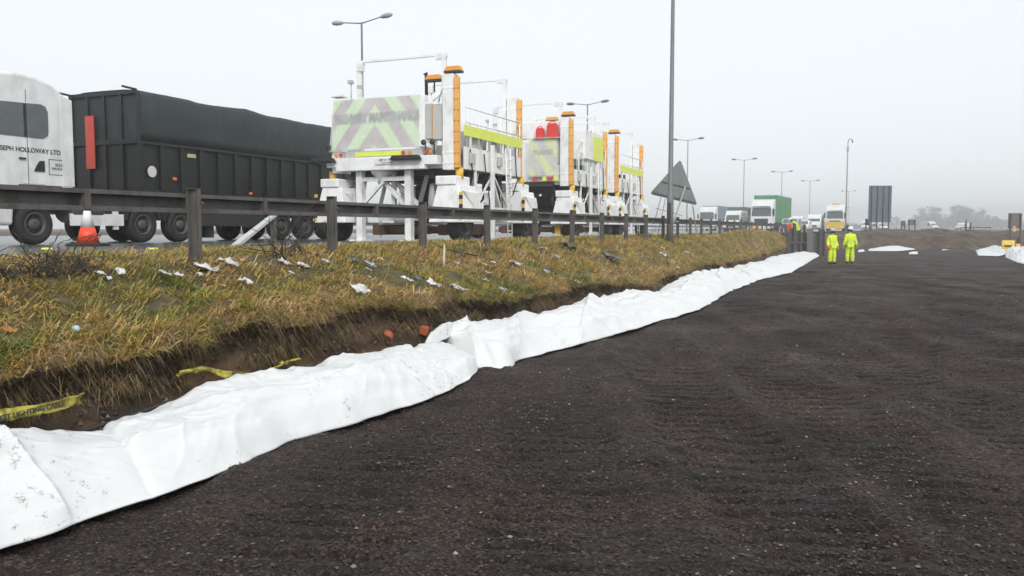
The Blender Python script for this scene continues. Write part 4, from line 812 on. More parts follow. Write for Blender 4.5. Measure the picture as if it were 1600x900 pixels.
machine(21.3, 10.6, 'nearest white machine with wide film-wrapped chevron board and orange columns', 1)
m2 = machine(31.2, 10.6, 'middle white machine with narrow lime striped board and red cans on top', 2)
machine(37.7, 10.6, 'farthest white machine, rear of the row nearest the tilted sign', 3)
def jerry(dx, w, h, lab):
    r = empty('fuel_can', m2.location+Vector((dx, -.16, 3.94)), lab, 'fuel can', 0, 'red fuel cans on the middle machine')
    MB().box(-w/2, w/2, -.1, .1, 0, h*.82).taper(-w/2, w/2, -.1, .1, h*.82, h, w*.12, .02).build('body', RED, r, .02)
    MB().tube([(-w*.25, 0, h), (-w*.2, 0, h*1.13), (w*.2, 0, h*1.13), (w*.25, 0, h)], .02, 6).build('handle', RED, r); MB().lathe([(.035, h), (.035, h*1.08)], (-w*.38, 0, 0), 'z', 8).build('cap', AMBER, r)
jerry(-1.32, .32, .40, 'smaller red fuel can, left one on the middle machine'); jerry(-.80, .44, .56, 'bigger red fuel can, right one on the middle machine')
MB_shelf = MB().box(-1.6, -.5, -.3, .1, 3.925, 3.938).build('shelf', WHITE, m2)

# ---------------------------------------------------------------- passing tipper lorry
CABW = mat('cab_white', (.74, .75, .75), .3, dirt=(.35, .34, .32), damt=.5, dscale=1.6)
TRL = mat('tipper_dark_paint', (.011, .012, .013), .5, dirt=(.035, .033, .03), damt=.5, dscale=1.4)
TARP = mat('tarpaulin', (.017, .025, .025), .6, var=.2, scale=1.2, dirt=(.05, .062, .06), damt=.6, dscale=.9, bump=.5, bscale=5)
lo = empty('tipper_lorry', (-18, 12.4, ROAD_Z), 'white cab lorry with dark sheeted tipper trailer driving on the wet road', 'lorry')
def rp_(profile, x0, x1): return MB().prism(profile, x0, x1)
cabp = [(-.5, .45), (-.5, 1.5), (-.47, 2.1), (-.34, 2.9), (-.2, 3.25), (-.02, 3.6), (.3, 3.86), (.9, 3.95), (1.5, 3.93), (1.95, 3.80), (2.26, 3.58), (2.42, 3.3), (2.42, .95), (1.95, .95), (1.87, 1.2), (1.6, 1.36), (1.1, 1.36), (.85, 1.2), (.78, .45)]
cab_o = rp_(cabp[::-1], -2.5, 0).build('cab', CABW, lo, .07)
MB().prism([(2.10, 1.4), (2.43, 1.4), (2.43, 3.5), (2.10, 3.6)], -.02, .012).build('side_deflector', CABW, cab_o, .01)
wn = MB(); wp = [(-.1, 2.50), (1.62, 2.50), (1.74, 2.58), (1.76, 2.68), (1.76, 3.14), (1.70, 3.26), (1.58, 3.30), (.0, 3.22), (-.2, 3.05)]; wn.prism(wp[::-1], .002, .014).build('side_window', GLASS, cab_o)
MB().box(.014, .02, 1.13, 1.2, 2.5, 3.26).build('window_pillar', BLACK, cab_o); MB().box(.002, .005, 1.20, 1.213, 1.42, 2.49).box(.002, .005, 1.20, 1.213, 3.31, 3.6).build('door_seam', DARK, cab_o); MB().box(.004, .035, .98, 1.14, 1.98, 2.02).build('door_handle', BLACK, cab_o); MB().box(.0, .03, .95, 2.05, 1.36, 1.40).build('sill', DARK, cab_o)
MB().hexa([(-2.3, -.50, 2.1), (-.2, -.50, 2.1), (-.2, -.46, 2.12), (-2.3, -.46, 2.12), (-2.3, -.36, 2.95), (-.2, -.36, 2.95), (-.2, -.32, 2.95), (-2.3, -.32, 2.95)]).build('windscreen', GLASS, cab_o)
MB().box(-2.3, -.2, -.52, -.49, .55, 1.9).build('grille', DARK, cab_o); 
for x in (-2.2, -.3): MB().box(x-.22, x+.22, -.54, -.48, .6, .85).build('headlight', LENS, cab_o)
MB().prism([(1.35, 1.72), (1.62, 1.72), (1.62, 1.98), (1.50, 1.97), (1.42, 1.86)][::-1], .002, .02).build('air_intake', BLACK, cab_o)
MB().tube([(.0, -.25, 2.2), (.12, -.35, 2.5), (.12, -.35, 3.1), (0, -.2, 3.15)], .012, 6).build('mirror_arm', DARK, cab_o); MB().box(.02, .22, -.42, -.3, 2.5, 3.1).build('mirror', CABW, cab_o, .03)
text('JOSEPH HOLLOWAY LTD', .15, TEXTM, cab_o, (.006, 1.22, 2.20), (R(90), 0, R(90)), bold=.003)
text('BULK\nHAULAGE', .09, TEXTM, cab_o, (.006, 2.02, 1.86), (R(90), 0, R(90)))
MB().box(.003, .006, 1.74, 2.3, 2.02, 2.035).box(.003, .006, 1.74, 2.3, 1.66, 1.675).box(.003, .006, 1.74, 1.755, 1.66, 2.03).build('panel_outline', TEXTM, cab_o)
MB().box(-.5, -.1, 2.45, 2.6, 2.5, 2.8).build('air_lines', BLACK, lo)
MB().box(-2.0, -.5, .8, 15.0, .75, 1.36).build('chassis', DARK, lo); MB().box(-.22, -.18, 6.6, 9.7, .45, 1.2).build('side_guard', DARK, lo); MB().lathe([(.32, 2.35), (.34, 2.4), (.34, 3.25), (.32, 3.3)], (-.33, 0, .85), 'y', 20).build('fuel_tank', RIM, lo)
MB().box(-.06, -.02, 2.3, 3.9, .45, .75).box(-.10, -.04, 3.6, 3.75, .35, 1.15).build('side_skirt', CABW, lo)
for y in (1.35, 4.55, 5.9, 10.4, 11.7, 13.0):
    for x, s in ((-.18, 1), (-2.32, -1)): wheel(lo, (x, y, .48), .48, .34, s)
for y in (4.55, 5.9): MB().prism([(y-.62, .6), (y-.5, 1.0), (y, 1.12), (y+.5, 1.0), (y+.62, .6), (y+.55, .6), (y+.45, .93), (y, 1.05), (y-.45, .93), (y-.55, .6)], -.38, -.0).build('mudguard', BLACK, lo)
Y0, Y1 = 4.43, 15.2
tb = MB().box(-2.5, -.04, Y0+.03, Y1, 1.37, 2.72).build('trailer_body', TRL, lo)
rb = MB()
for y in np.arange(Y0+.0, Y1, .74): rb.taper(-.04, .03, y, y+.14, 1.40, 2.72, 0, 0)
rb.box(-.04, .045, Y0, Y1, 2.66, 2.74).box(-.04, .03, Y0, Y1, 1.35, 1.43); rb.build('side_ribs', TRL, tb)
fr_ = MB()
for x in np.arange(-2.5, 0, .62): fr_.box(x, x+.1, Y0-.03, Y0+.03, 1.37, 4.0)
fr_.box(-2.5, 0, Y0-.04, Y0+.02, 2.66, 2.78).box(-2.5, 0, Y0-.04, Y0+.02, 3.98, 4.08); fr_.build('headboard_ribs', TRL, tb)
MB().box(-2.48, -.02, Y0+.03, Y0+.1, 2.72, 4.05).build('headboard', TARP, tb)
g1 = 90; ya = np.linspace(Y0+.05, Y1, g1); sec = []
for k, (x_, z_) in enumerate(((.02, 2.70), (.03, 3.0), (.02, 3.5), (.0, 3.95), (-.08, 4.10), (-.5, 4.13), (-1.25, 4.14), (-2.0, 4.12), (-2.45, 4.08), (-2.52, 3.4), (-2.52, 2.7))):
    wav = fbm(ya*.55+k*.3, ya*0+k*.25, 4); edge_sag = -.05*np.abs(np.sin(ya*1.3)) if k == 0 else 0
    sec.append(np.stack([x_+wav*.05*(0 < k < 10), ya, z_+wav*.07+edge_sag], 1))
np_mesh('tarpaulin', np.stack(sec, 1).reshape(-1, 3), gridfaces(g1, 11), TARP, True, tb).modifiers.new('t', 'SOLIDIFY').thickness = .01
MB().box(-1.86, -1.54, Y0-.07, Y0-.04, 2.02, 3.46).build('red_marker_board', mat('faded_red_board', (.50, .07, .045), .5), tb)
MB().lathe([(.155, .03), (.155, .036)], (0, Y0+.42, 1.93), 'x', 24).build('round_plate', mat('pale_plate', (.6, .6, .56), .4), tb)
for y in (Y0+1.15, Y0+4.3, Y0+8.6): MB().box(.032, .045, y, y+.14, 1.74 if y < Y0+2 else 1.45, 1.82 if y < Y0+2 else 1.53).build('side_marker', mat('orange_lens', (.9, .16, .04), .4), tb)
MB().box(.032, .04, Y0+1.72, Y0+2.05, 2.42, 2.52).build('yellow_label', mat('dull_label', (.5, .46, .25), .5), tb)
MB().tube([(-.05, Y0-.42, 4.11), (-.05, Y0+.05, 4.09)], .03, 6).build('sheet_roller', BLACK, tb); MB().tube([(-2.4, Y0-.5, 4.08), (-2.4, Y0+.3, 4.03)], .03, 6).build('sheet_roller', BLACK, tb)
MB().box(-.9, -.3, 7.3, 7.5, .1, 1.3).build('landing_leg', DARK, lo)
# ---------------------------------------------------------------- far traffic (fronts face the camera, -y)
def place(name, px, D, label, cat, group=None, rz=-4, z=ROAD_Z):
    p = at_d(px, 357, D); return empty(name, (p.x, p.y, z), label, cat, R(rz), group)
def lorry(px, D, label, cab, box, L=12, H=4.1, boxw=2.5, bump=None, beacon=False, boxdy=2.3):
    r = place('lorry', px, D, label, 'lorry', 'lorries coming down the far carriageway')
    c = MB().prism([(0, .4), (0, 1.6), (.22, 2.75), (.75, 3.5), (1.9, 3.75), (2.1, 3.7), (2.1, .8), (.9, .8), (.8, .4)][::-1], -1.22, 1.22).build('cab', cab, r, .08)
    MB().hexa([(-1.08, .0, 1.78), (1.08, .0, 1.78), (1.08, .08, 1.78), (-1.08, .08, 1.78), (-1.02, .19, 2.75), (1.02, .19, 2.75), (1.02, .27, 2.75), (-1.02, .27, 2.75)]).build('windscreen', GLASS, c)
    MB().box(-.75, .75, -.02, .02, .8, 1.5).build('grille', DARK, c); MB().box(-1.15, 1.15, -.06, 0, .35, .72).build('bumper', bump or cab, c)
    MB().box(-1.0, 1.0, -.09, .2, 2.86, 2.92).build('sun_visor', DARK, c)
    for s in (-1, 1):
        MB().box(s*.95-.16, s*.95+.16, -.08, -.05, .48, .68).build('headlight', LENS, c); MB().box(s*1.36-.1, s*1.36+.1, -.02, .10, 1.9, 2.6).build('mirror', DARK, c)
        MB().box(*sorted((s*1.222, s*1.232)), .35, 1.25, 1.75, 2.55).build('side_window', GLASS, c)
        for y in (1.3, 4.6, L-2.5, L-1.2): wheel(r, (s*1.05, y, .48), .48, .32, s)
    b = MB().box(-boxw/2, boxw/2, boxdy, L, 1.15, H).build('box_body', box, r, .03); MB().box(-boxw/2-.02, boxw/2+.02, boxdy-.02, L+.02, H-.06, H+.03).build('roof_rail', GREYBOX, b)
    MB().box(-.5, .5, 1, L-.4, .7, 1.1).build('chassis', DARK, r)
    if beacon:
        MB().box(-.5, .5, .7, .9, 3.76, 3.92).build('beacon_bar', AMBER, r)
    return r
def van(px, D, label, body, L=5.2, H=2.5, z=ROAD_Z, rz=-4, grp='vans on the far carriageway'):
    r = place('van', px, D, label, 'van', grp, rz, z)
    b = MB().prism([(0, .35), (0, .95), (.25, 1.15), (1.0, 1.35), (1.65, H-.25), (2.1, H), (L, H-.03), (L+.05, .4)][::-1], -.95, .95).build('body', body, r, .07)
    MB().hexa([(-.82, 1.02, 1.40), (.82, 1.02, 1.40), (.82, 1.1, 1.40), (-.82, 1.1, 1.40), (-.75, 1.60, H-.33), (.75, 1.60, H-.33), (.75, 1.68, H-.33), (-.75, 1.68, H-.33)]).build('windscreen', GLASS, b)
    MB().box(-.5, .5, -.02, .02, .6, .85).build('grille', DARK, b); MB().box(-.93, .93, -.05, .02, .3, .5).build('bumper', DARK, b)
    for s in (-1, 1):
        MB().box(s*.72-.14, s*.72+.14, -.03, .03, .72, .92).build('headlight', LENS, b); MB().box(*sorted((s*.952, s*.962)), 1.6, 2.4, 1.3, H-.5).build('side_window', GLASS, b); MB().box(s*1.05-.07, s*1.05+.07, 1.2, 1.3, 1.3, 1.55).build('mirror', DARK, b)
        for y in (.95, L-.9): wheel(r, (s*.84, y, .34), .34, .22, s)
    return r
def car(px, D, label, body, z=ROAD_Z, rz=-4):
    r = place('car', px, D, label, 'car', 'cars on the far carriageway', rz, z)
    b = MB().prism([(0, .3), (0, .7), (.9, .92), (1.75, 1.42), (3.0, 1.48), (4.0, 1.05), (4.35, .95), (4.4, .35)][::-1], -.86, .86).build('body', body, r, .08)
    MB().hexa([(-.72, .97, .98), (.72, .97, .98), (.72, 1.05, .98), (-.72, 1.05, .98), (-.62, 1.62, 1.37), (.62, 1.62, 1.37), (.62, 1.72, 1.37), (-.62, 1.72, 1.37)]).build('windscreen', GLASS, b)
    MB().box(-.5, .5, -.02, .02, .4, .58).build('grille', DARK, b)
    for s in (-1, 1):
        MB().box(s*.66-.14, s*.66+.14, -.03, .03, .55, .68).build('headlight', LENS, b); MB().prism([(1.5, .98), (1.95, 1.36), (2.9, 1.38), (3.5, 1.02)][::-1], *sorted((s*.862, s*.872))).build('side_window', GLASS, b)
        for y in (.8, 3.5): wheel(r, (s*.76, y, .31), .31, .2, s)
    return r
CW = mat('far_white_paint', (.72, .73, .73), .4); GREEN = mat('green_curtain', (.025, .22, .06), .5, var=.2, scale=.6, dirt=(.30, .36, .32), damt=.4, dscale=.7); BLU = mat('blue_grey_curtain', (.14, .19, .24), .5)
SIL = mat('silver_paint', (.36, .40, .43), .3, .3); DKB = mat('dark_blue_paint', (.04, .05, .08), .3)
lorry(1189, 95, 'white cab lorry with a tall bright green box body', CW, GREEN, 13.5, 4.25, 2.55)
lorry(1104, 128, 'lorry with blue grey box body half hidden behind the white van', CW, BLU, 11, 3.9, 2.5)
van(1141, 100, 'white van with a darker load box in front of the blue grey lorry', CW, 5.5, 2.55)
b = place('box_van', 1150, 106, 'dark sided box van directly behind the white van', 'van'); 
MB().box(-1.1, 1.1, 0, 6, .7, 3.1).build('box_body', mat('dark_box', (.10, .115, .12), .5), b, .03); MB().box(-.9, .9, -1.3, 0, .5, 2.0).build('cab', CW, b, .08)
for s in (-1, 1):
    for y in (-.6, 4.6): wheel(b, (s*.9, y, .4), .4, .24, s)
car(1231, 88, 'silver car just right of the green lorry', SIL); car(1252, 112, 'white car behind the silver one', CW)
van(1270, 118, 'white van between the silver car and the yellow fronted lorry', CW, 5, 2.4)
van(1243, 150, 'faint pale van far down the road behind the silver car', CW, 5, 2.6)
lorry(1304, 118, 'white lorry with yellow lower front and beacon bar right of the far van', mat('far_white_yellow', (.72, .73, .72), .4), CW, 9, 3.5, 2.4, YELLOW, True)
yb_ = [o for o in bpy.data.objects if o.name.startswith('lorry')][-1]
MB().box(-1.23, 1.23, -.03, .0, .75, 1.35).build('yellow_front_panel', YELLOW, yb_)
van(1463, 230, 'white van parked beyond the spoil ridge under the left tree', CW, 5.5, 2.5, 1.1, 35); van(1497, 240, 'white van on the horizon below the bigger tree', CW, 5, 2.2, 1.1, -30)
van(1352, 190, 'faint white van left of the tall sign back', CW, 5, 2.4, 1.1, -10); car(1384, 160, 'white car under the tall sign back', CW, 1.15, 30)

# ---------------------------------------------------------------- site things at the far end
SB = mat('sign_back_blue_grey', (.10, .135, .17), .5, .2, var=.35, scale=2.5)
def big_sign(px0, px1, py0, py1, D, label, m, nposts, gz0, name='large_sign'):
    a, b = at_d(px0, py0, D), at_d(px1, py0, D); zt, zb = a.z, at_d(px0, py1, D).z; r = empty(name, ((a.x+b.x)/2, (a.y+b.y)/2, gz0), label, 'sign', math.atan2(b.y-a.y, b.x-a.x)); w = (b-a).xy.length
    MB().box(-w/2, w/2, 0, .05, zb-gz0, zt-gz0).build('panel', m, r, .01); q = MB()
    k = MB()
    for z in np.arange(zb+.2, zt, .45): k.box(-w/2+.02, w/2-.02, -.035, -.005, z-gz0, z-gz0+.05)
    k.build('rail', m, r)
    for i in range(nposts):
        x = -w/2+w*(.12+.76*i/(nposts-1)); MB().box(x-.055, x+.055, -.16, -.04, -.4, zt-gz0-.05).build('post', DARK, r)
    return r
big_sign(1358, 1394, 290, 347, 100, 'tall blue grey back of a direction sign on four posts', SB, 4, 1.1)
BB = mat('brown_board', (.12, .10, .09), .6)
big_sign(1576, 1597, 333, 357, 72, 'brown grey board on posts at the right picture edge', BB, 2, -.3, 'notice_board')
big_sign(1419, 1431, 343, 352, 115, 'small dark brown board beyond the spoil ridge, right one of two', BB, 2, 1.1, 'notice_board')
big_sign(1408, 1414, 345, 353, 118, 'small dark brown board beyond the spoil ridge, left one of two', BB, 2, 1.1, 'notice_board')
big_sign(1352, 1359, 342, 352, 104, 'small dark board touching the left side of the tall sign back', BB, 2, 1.1, 'notice_board')
p = at_d(1524, 355.5, 98); r = empty('long_barrier_bar', (p.x, p.y, 1.2), 'long thin dark bar lying level on the spoil ridge below the bigger tree', 'bar'); MB().box(-1.6, 1.6, -.05, .05, .5, .6).build('bar', DARK, r)
for x in (-1.5, -.2, 1.5): MB().box(x-.03, x+.03, -.03, .03, -.3, .5).build('leg', DARK, r)
for px, h, lab in ((1509, 1.4, 'thicker dark stump-like post on the spoil ridge'), (1516, 1.1, 'thin dark post right of the thicker one on the spoil ridge')):
    p = at_d(px, 357, 98); o = MB().tube([(0, 0, -.6), (0, .02, h*.6), (.02, 0, h)], [.12, .10, .06], 8).build('marker_post', DARK); o.location = (p.x, p.y, 1.3); tag(o, lab, 'post', 'dark posts on the spoil ridge')
p = gpt(1577, 394, 0); r = empty('compressor', p, 'round yellow site machine with black slot at the right picture edge', 'compressor', R(-8)); r.scale = (1.25, 1.25, 1.3)
MB().prism([(-.35, .12), (-.40, .45), (-.28, .68), (0, .76), (.3, .68), (.4, .4), (.35, .12)][::-1], -.46, .30).build('body', YELLOW, r, .07); MB().box(-.3, .14, -.42, -.36, .34, .46).build('vent_slot', BLACK, r)
MB().box(.34, .62, -.25, .2, .15, .55).build('engine_box', ORANGE, r, .04); MB().tube([(.5, 0, .5), (.5, 0, .95)], .12, 10).build('filter', BLACK, r)
for s in (-.3, .2): wheel(r, (s, 0, .14), .14, .1, -1)
for px, py, D, lab in ((1400, 358, 95, 'small amber hazard lamp on the spoil ridge right of the tall sign back'), (1585, 356, 71, 'small amber hazard lamp at the board on the right edge')):
    p = at_d(px, py, D); o = empty('hazard_lamp', (p.x, p.y, p.z-.25), lab, 'lamp', 0, 'amber hazard lamps'); MB().box(-.1, .1, -.07, .07, -.06, .14).build('battery_case', YELLOW, o, .01); MB().lathe([(.12, -.05), (.13, 0), (.12, .05)], (0, 0, .28), 'y', 16).build('lens', AMBER, o)
# steel piles at the end of the bank
PD = 58.0; PM = mat('dark_pile_steel', (.06, .057, .055), .65, .2, var=.3, scale=3, dirt=(.11, .085, .06), damt=.6)
a, b = at_d(1229, 357, PD), at_d(1289, 357, PD); r = empty('sheet_pile_wall', (a.x, a.y, -.3), 'dark wall of upright steel piles at the end of the grass bank', 'pile wall', math.atan2(b.y-a.y, b.x-a.x)); w = (b-a).xy.length
hs_ = [1.75, 1.95, 2.3, 1.8, 1.7, 2.25, 1.5, 1.3, 1.4, 1.75, 1.9, 1.85]; x = 0; pw = w/12
for i, h in enumerate(hs_):
    x0 = i*pw; d = .10; s = -1 if i % 2 else 1; j = rng.normal(0, .03)
    p_ = MB(); pts = [(x0, 0), (x0+pw*.22, -d*s), (x0+pw*.78, -d*s), (x0+pw, 0)]
    for (xa, ya), (xb, yb2) in zip(pts, pts[1:]): p_.hexa([(xa, ya-.012, -.3), (xb, yb2-.012, -.3), (xb, yb2+.012, -.3), (xa, ya+.012, -.3), (xa, ya-.012, h+j), (xb, yb2-.012, h+j), (xb, yb2+.012, h+j), (xa, ya+.012, h+j)])
    p_.build('pile', PM, r)
MB().box(0, w*.55, -.14, -.118, .9, 1.05).build('waling', PM, r)
for px, h, lab in ((1267, 1.9, 'grey upright road plate standing between the piles'),):
    p = at_d(px, 357, PD-.6); o = MB().box(-.22, .22, -.03, .03, 0, h).build('steel_plate', mat('grey_plate', (.08, .078, .075), .6), None, .01); o.location = (p.x, p.y, -.25); o.rotation_euler = (R(-8), 0, YAW-.1); tag(o, lab, 'plate')
p = at_d(1234, 354, 60.5); o = MB().taper(-.16, .16, -.1, .1, 0, .7, .03).build('red_barrier', RED, None, .03); o.location = (p.x, p.y, 1.3); tag(o, 'small red plastic barrier left of the bending worker', 'barrier')
p = at_d(1182, 350, 56); o = MB().lathe([(.15, -.4), (.15, .0), (.11, .12), (.02, .15)], (0, 0, .3), 'z', 12).build('orange_drum', mat('orange_drum', (.80, .28, .06), .5)); o.location = (p.x, p.y, 1.45); tag(o, 'small orange road lamp on the guardrail in front of the green lorry', 'lamp')

# ---------------------------------------------------------------- people
HV = mat('hi_vis_yellow', (.66, .86, .015), .65, var=.12, scale=6, bump=.3, bscale=14); TAPEG = mat('grey_reflective_tape', (.62, .74, .25), .4); SKIN = mat('skin', (.48, .30, .22), .55); HAT = mat('white_helmet', (.78, .78, .76), .35); BOOT = mat('dark_boots', (.04, .035, .03), .7); HAIR = mat('dark_hair', (.03, .025, .02), .8); GLOVE = mat('red_glove', (.70, .05, .03), .6)
def skin(name, nodes, edges, m, parent=None, root=0, sub=1):
    me = bpy.data.meshes.new(name); me.from_pydata([n[0] for n in nodes], edges, []); o = bpy.data.objects.new('tmp', me); COL.objects.link(o)
    k = o.modifiers.new('s', 'SKIN'); k.use_smooth_shade = True
    for i, n in enumerate(nodes):
        r = n[1]; o.data.skin_vertices[0].data[i].radius = (r, r) if not isinstance(r, tuple) else r; o.data.skin_vertices[0].data[i].use_root = (i == root)
    s = o.modifiers.new('u', 'SUBSURF'); s.levels = s.render_levels = sub
    bpy.context.view_layer.update(); me2 = bpy.data.meshes.new_from_object(o.evaluated_get(bpy.context.evaluated_depsgraph_get())); bpy.data.objects.remove(o)
    me2.materials.clear(); me2.materials.append(m); return link(name, me2, parent)
def person(loc, rz, label, bend=0, arms=((.26, -.06), (.26, -.06)), stance=.11, glove=None, hatcol=HAT, headturn=0, beard=False, raise_l=None):
    def B(p):                                           # bend the trunk forward about the hips
        x, y, z = p
        if z < .95 or not bend: return (x, y, z)
        h = z-.95; return (x, y*math.cos(bend)-h*math.sin(bend), .95+h*math.cos(bend)+y*math.sin(bend))
    N = [((0, 0, .95), (.15, .11)), (B((0, 0, 1.15)), (.14, .10)), (B((0, 0, 1.37)), (.17, .11)), (B((0, .0, 1.50)), .055), (B((0, -.01, 1.57)), .06), (B((0, -.02, 1.63)), (.075, .09)), (B((0, -.01, 1.71)), (.078, .095)), (B((0, 0, 1.77)), (.05, .06))]
    E = [(i, i+1) for i in range(7)]; A = {}
    for s, (ax, ay) in zip((-1, 1), arms):
        k = len(N); sh, el, wr = B((s*.19, 0, 1.42)), (B((s*(.24), .04, 1.16))), None
        wr = (s*ax, ay+(B((0, 0, 1.3))[1] if bend else 0), .90-.25*bend); pa = (wr[0], wr[1]-.02, wr[2]-.07); pe = (wr[0]*1.0, wr[1]-.03, wr[2]-.11)
        A[s] = (sh, el, wr, pa)
        N += [(sh, .06), (el, .045), (wr, .03), (pa, (.038, .022)), (pe, (.036, .018))]; E += [(2, k), (k, k+1), (k+1, k+2), (k+2, k+3), (k+3, k+4)]
        for f in range(4):
            j = len(N); dy = (f-1.5)*.018; q = Vector(pe); ln = (.062, .072, .068, .052)[f]; N += [((q.x, q.y+dy, q.z-ln*.5), .009), ((q.x-s*.01, q.y+dy-.004, q.z-ln), .008)]; E += [(k+4, j), (j, j+1)]
        j = len(N); q = Vector(pa); N += [((q.x-s*.01, q.y-.04, q.z-.01), .011), ((q.x-s*.015, q.y-.055, q.z-.05), .009)]; E += [(k+3, j), (j, j+1)]
        k = len(N); hp, kn, an = (s*.09, 0, .90), (s*stance, -.03, .50), (s*stance*1.05, .0, .10)
        A[s] += (hp, kn, an); N += [(hp, .095), (kn, .062), (an, .045), ((an[0]*1.05, -.10, .04), (.045, .035)), ((an[0]*1.08, -.17, .035), (.035, .025))]; E += [(0, k), (k, k+1), (k+1, k+2), (k+2, k+3), (k+3, k+4)]
    o = skin('person', N, E, SKIN, None, 0, 2); o.location = loc; o.rotation_euler = (0, 0, rz); tag(o, label, 'person')
    J = [((0, 0, .80), (.215, .165)), ((0, 0, .95), (.195, .15)), (B((0, 0, 1.15)), (.19, .15)), (B((0, 0, 1.37)), (.205, .145)), (B((0, 0, 1.47)), (.10, .09)), (B((0, 0, 1.52)), .085)]; JE = [(i, i+1) for i in range(5)]
    for s in (-1, 1):
        sh, el, wr, pa, hp, kn, an = A[s]; k = len(J); J += [(sh, .092), (el, .080), (tuple(Vector(el).lerp(Vector(wr), .6)), .074), (tuple(Vector(el).lerp(Vector(wr), .97)), .062)]; JE += [(3, k), (k, k+1), (k+1, k+2), (k+2, k+3)]
    jk = skin('jacket', J, JE, HV, o, 2, 2)
    T = [((0, 0, .93), (.17, .14))]; TE = []
    for s in (-1, 1):
        sh, el, wr, pa, hp, kn, an = A[s]; k = len(T); T += [(hp, .125), (kn, .105), ((an[0], an[1], .20), .100), ((an[0], an[1]-.01, .085), .098)]; TE += [(0, k), (k, k+1), (k+1, k+2), (k+2, k+3)]
    tr = skin('trousers', T, TE, HV, o, 0, 2)
    bt = MB()
    for s in (-1, 1): a = A[s][6]; bt.tube([(a[0], a[1]+.08, .05), (a[0], a[1], .055), (a[0]*1.05, -.12, .05), (a[0]*1.08, -.2, .04)], [.045, .058, .055, .035], 10)
    bt.build('boots', BOOT, o)
    up = (Vector(B((0, 0, 1.77)))-Vector(B((0, 0, 1.6)))).normalized(); M_ = Matrix.Translation(B((0, -.01, 1.70))) @ up.to_track_quat('Z', 'Y').to_matrix().to_4x4() @ Matrix.Rotation(headturn, 4, 'Z')
    ht = MB().lathe([(.128, .0), (.126, .03), (.118, .075), (.09, .12), (.045, .142), (.005, .147)], (0, 0, .015), 'z', 24)
    ht.prism([(-.10, .012), (-.19, .002), (-.19, .010), (-.10, .026)], -.09, .09).box(-.014, .014, -.09, .09, .15, .168)
    h = ht.build('helmet', hatcol, o); h.data.transform(M_)
    hr = MB().lathe([(.10, -.10), (.112, -.05), (.113, .02)], (0, .012, 0), 'z', 16).build('hair', HAIR, o); hr.data.transform(M_)
    fc = MB().taper(-.014, .014, -.135, -.09, -.05, .0, .006, .01).build('nose', SKIN, o); fc.data.transform(M_)
    ey = MB()
    for s in (-1, 1): ey.lathe([(.004, -.108), (.012, -.104), (.012, -.09)], (s*.033, 0, -.012), 'y', 8)
    ey.box(-.028, .028, -.108, -.09, -.082, -.074); e_ = ey.build('eyes_and_mouth', HAIR, o); e_.data.transform(M_)
    if beard: bd = MB().lathe([(.05, -.125), (.088, -.11), (.098, -.05)], (0, -.022, 0), 'z', 14).build('beard', HAIR, o); bd.data.transform(M_)
    rb = MB()
    if not bend:
        for z, rx, ry in ((1.18, .213, .166), (1.0, .216, .168)):
            n = 28; V = [(rx*math.cos(2*math.pi*i/n), ry*math.sin(2*math.pi*i/n), z+dz) for dz in (-.025, .025) for i in range(n)]; rb.add(V, [(i, (i+1) % n, n+(i+1) % n, n+i) for i in range(n)], True)
        for s in (-1, 1): rb.lathe([(.112, .34), (.112, .385)], (A[s][6][0], 0, 0), 'z', 16)
        rb.build('reflective_tape', TAPEG, o)
    if glove:
        a = A[glove][3]; g_ = MB().tube([(a[0], a[1], a[2]+.11), (a[0], a[1]-.02, a[2]+.02), (a[0], a[1]-.03, a[2]-.09), (a[0], a[1]-.03, a[2]-.13)], [.05, .062, .07, .03], 10).build('glove', GLOVE, o)
    return o
p = gpt(1299.5, 412.5, 0); p.z = float(gz(p.y)); person(p, R(40), 'left worker in yellow hi-vis suit and grey helmet holding something red', 0, ((.31, -.10), (.28, -.10)), .12, -1, mat('grey_helmet', (.5, .5, .5), .4), .5, True)
p = gpt(1327.5, 412, 0); p.z = float(gz(p.y)); q = person(p, R(195), 'right worker in brighter plain yellow suit and white helmet, seen from behind', 0, ((.32, .02), (.32, .02)), .12); q.scale = (1.03, 1.03, 1.05)
p = at_d(1246, 357, 61); q = person((p.x, p.y, .80), R(-65), 'third worker in yellow jacket bending over behind the dark piles', .75, ((.2, -.1), (.2, -.1)), .12)

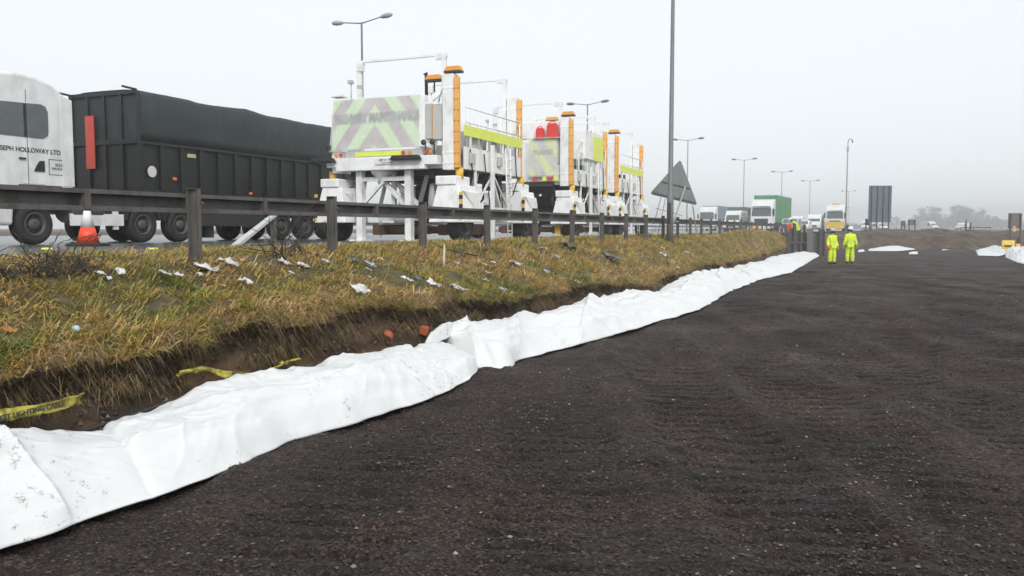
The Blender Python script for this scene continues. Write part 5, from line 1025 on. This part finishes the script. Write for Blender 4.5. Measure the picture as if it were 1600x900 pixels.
# ---------------------------------------------------------------- hazy trees
BARK = mat('bark', (.06, .05, .04), .9); 
CROWN = grass_mat('crown', [(.1, (.05, .055, .04)), (.5, (.08, .08, .06)), (.9, (.12, .11, .09))])
def tree(px, D, w, h, label, seed):
    r = np.random.default_rng(seed); D *= 1.85; w *= 1.85; h *= 1.85; p = at_d(px, 357, D); t = empty('tree', (p.x, p.y, 1.1), label, 'tree', 0, 'bare hazy trees on the horizon')
    tk = MB().tube([(0, 0, -.3), (.1, 0, h*.25), (0, .1, h*.55)], [h*.035, h*.026, h*.012], 8)
    V = []; cl = []
    for k in range(46):
        a = r.random()*6.28; q = math.sqrt(r.random()); zc = h*(.16+.74*r.random()); env = math.sqrt(max(.12, 1-((zc/h-.48)/.52)**2)); c = np.array([math.cos(a)*q*w/2*env, math.sin(a)*q*w/2*env, zc]); cl.append((c, h*(.09+.09*r.random())))
        tk.tube([(0, 0, h*(.18+.2*r.random())), tuple(c*.55+np.array([0, 0, h*.12])), tuple(c)], [h*.010, h*.006, h*.002], 5)
    tk.build('trunk', BARK, t)
    for c, s in cl:
        n = 130; d = r.normal(0, 1, (n, 3)); d /= np.linalg.norm(d, axis=1)[:, None]; P = c+d*(r.random(n)[:, None]**.4)*s*np.array([1.15, 1.15, .85]); sz = h*.016*(.5+r.random(n))
        for q, z in zip(P, sz): o1 = r.normal(0, z, (3, 3)); V.append(q+o1)
    V = np.concatenate(V); np_mesh('crown', V, np.arange(len(V)).reshape(-1, 3), CROWN, False, t)
for i, (px, D, w, h, lab) in enumerate(((1452, 330, 11, 9.2, 'left broad hazy tree of the left clump'), (1466, 345, 8, 7, 'lower hazy tree right of the left clump top'), (1437, 340, 9, 6.2, 'small hazy tree at the left end of the clump'), (1500, 320, 9.5, 9.3, 'tallest rounded hazy tree of the right clump'), (1519, 330, 11, 8.6, 'broad hazy tree right of the tallest one'), (1540, 335, 9, 6.2, 'low hazy tree tapering off the right clump'),
                                        (1482, 340, 8, 5.2, 'low hazy tree filling the gap between the clumps'), (1562, 300, 9, 3.6, 'low bush-like tree toward the right board'))): tree(px, D, w, h, lab, 50+i)
r = np.random.default_rng(5); n = 9000; px = r.uniform(1180, 1700, n); D = r.uniform(540, 680, n); h = 6.0*(.5+vnoise(px/14, px*0))*r.random(n); V = []
for a, d, z in zip(px, D, h):
    q = at_d(a, 357, d); c = np.array([q.x, q.y, 1.0+z]); V.append(c+r.normal(0, .6, (3, 3)))
V = np.concatenate(V); tag(np_mesh('hedge', V, np.arange(len(V)).reshape(-1, 3), CROWN, False), 'faint low hedge line along the misty horizon', 'hedge', kind='stuff')

# ---------------------------------------------------------------- damp air
hz = MB().box(-420, 420, -60, 760, -2.2, 16).build('haze', bpy.data.materials.new('damp_air')); m = hz.data.materials[0]; m.use_nodes = True; n, l = m.node_tree.nodes, m.node_tree.links
n.remove(n['Principled BSDF']); pv = n.new('ShaderNodeVolumePrincipled'); pv.inputs['Color'].default_value = (.99, .995, 1, 1); pv.inputs['Density'].default_value = HAZE; pv.inputs['Anisotropy'].default_value = .8; l.new(pv.outputs[0], n['Material Output'].inputs['Volume']); tag(hz, 'thin damp mist over the whole site', 'haze', kind='stuff')
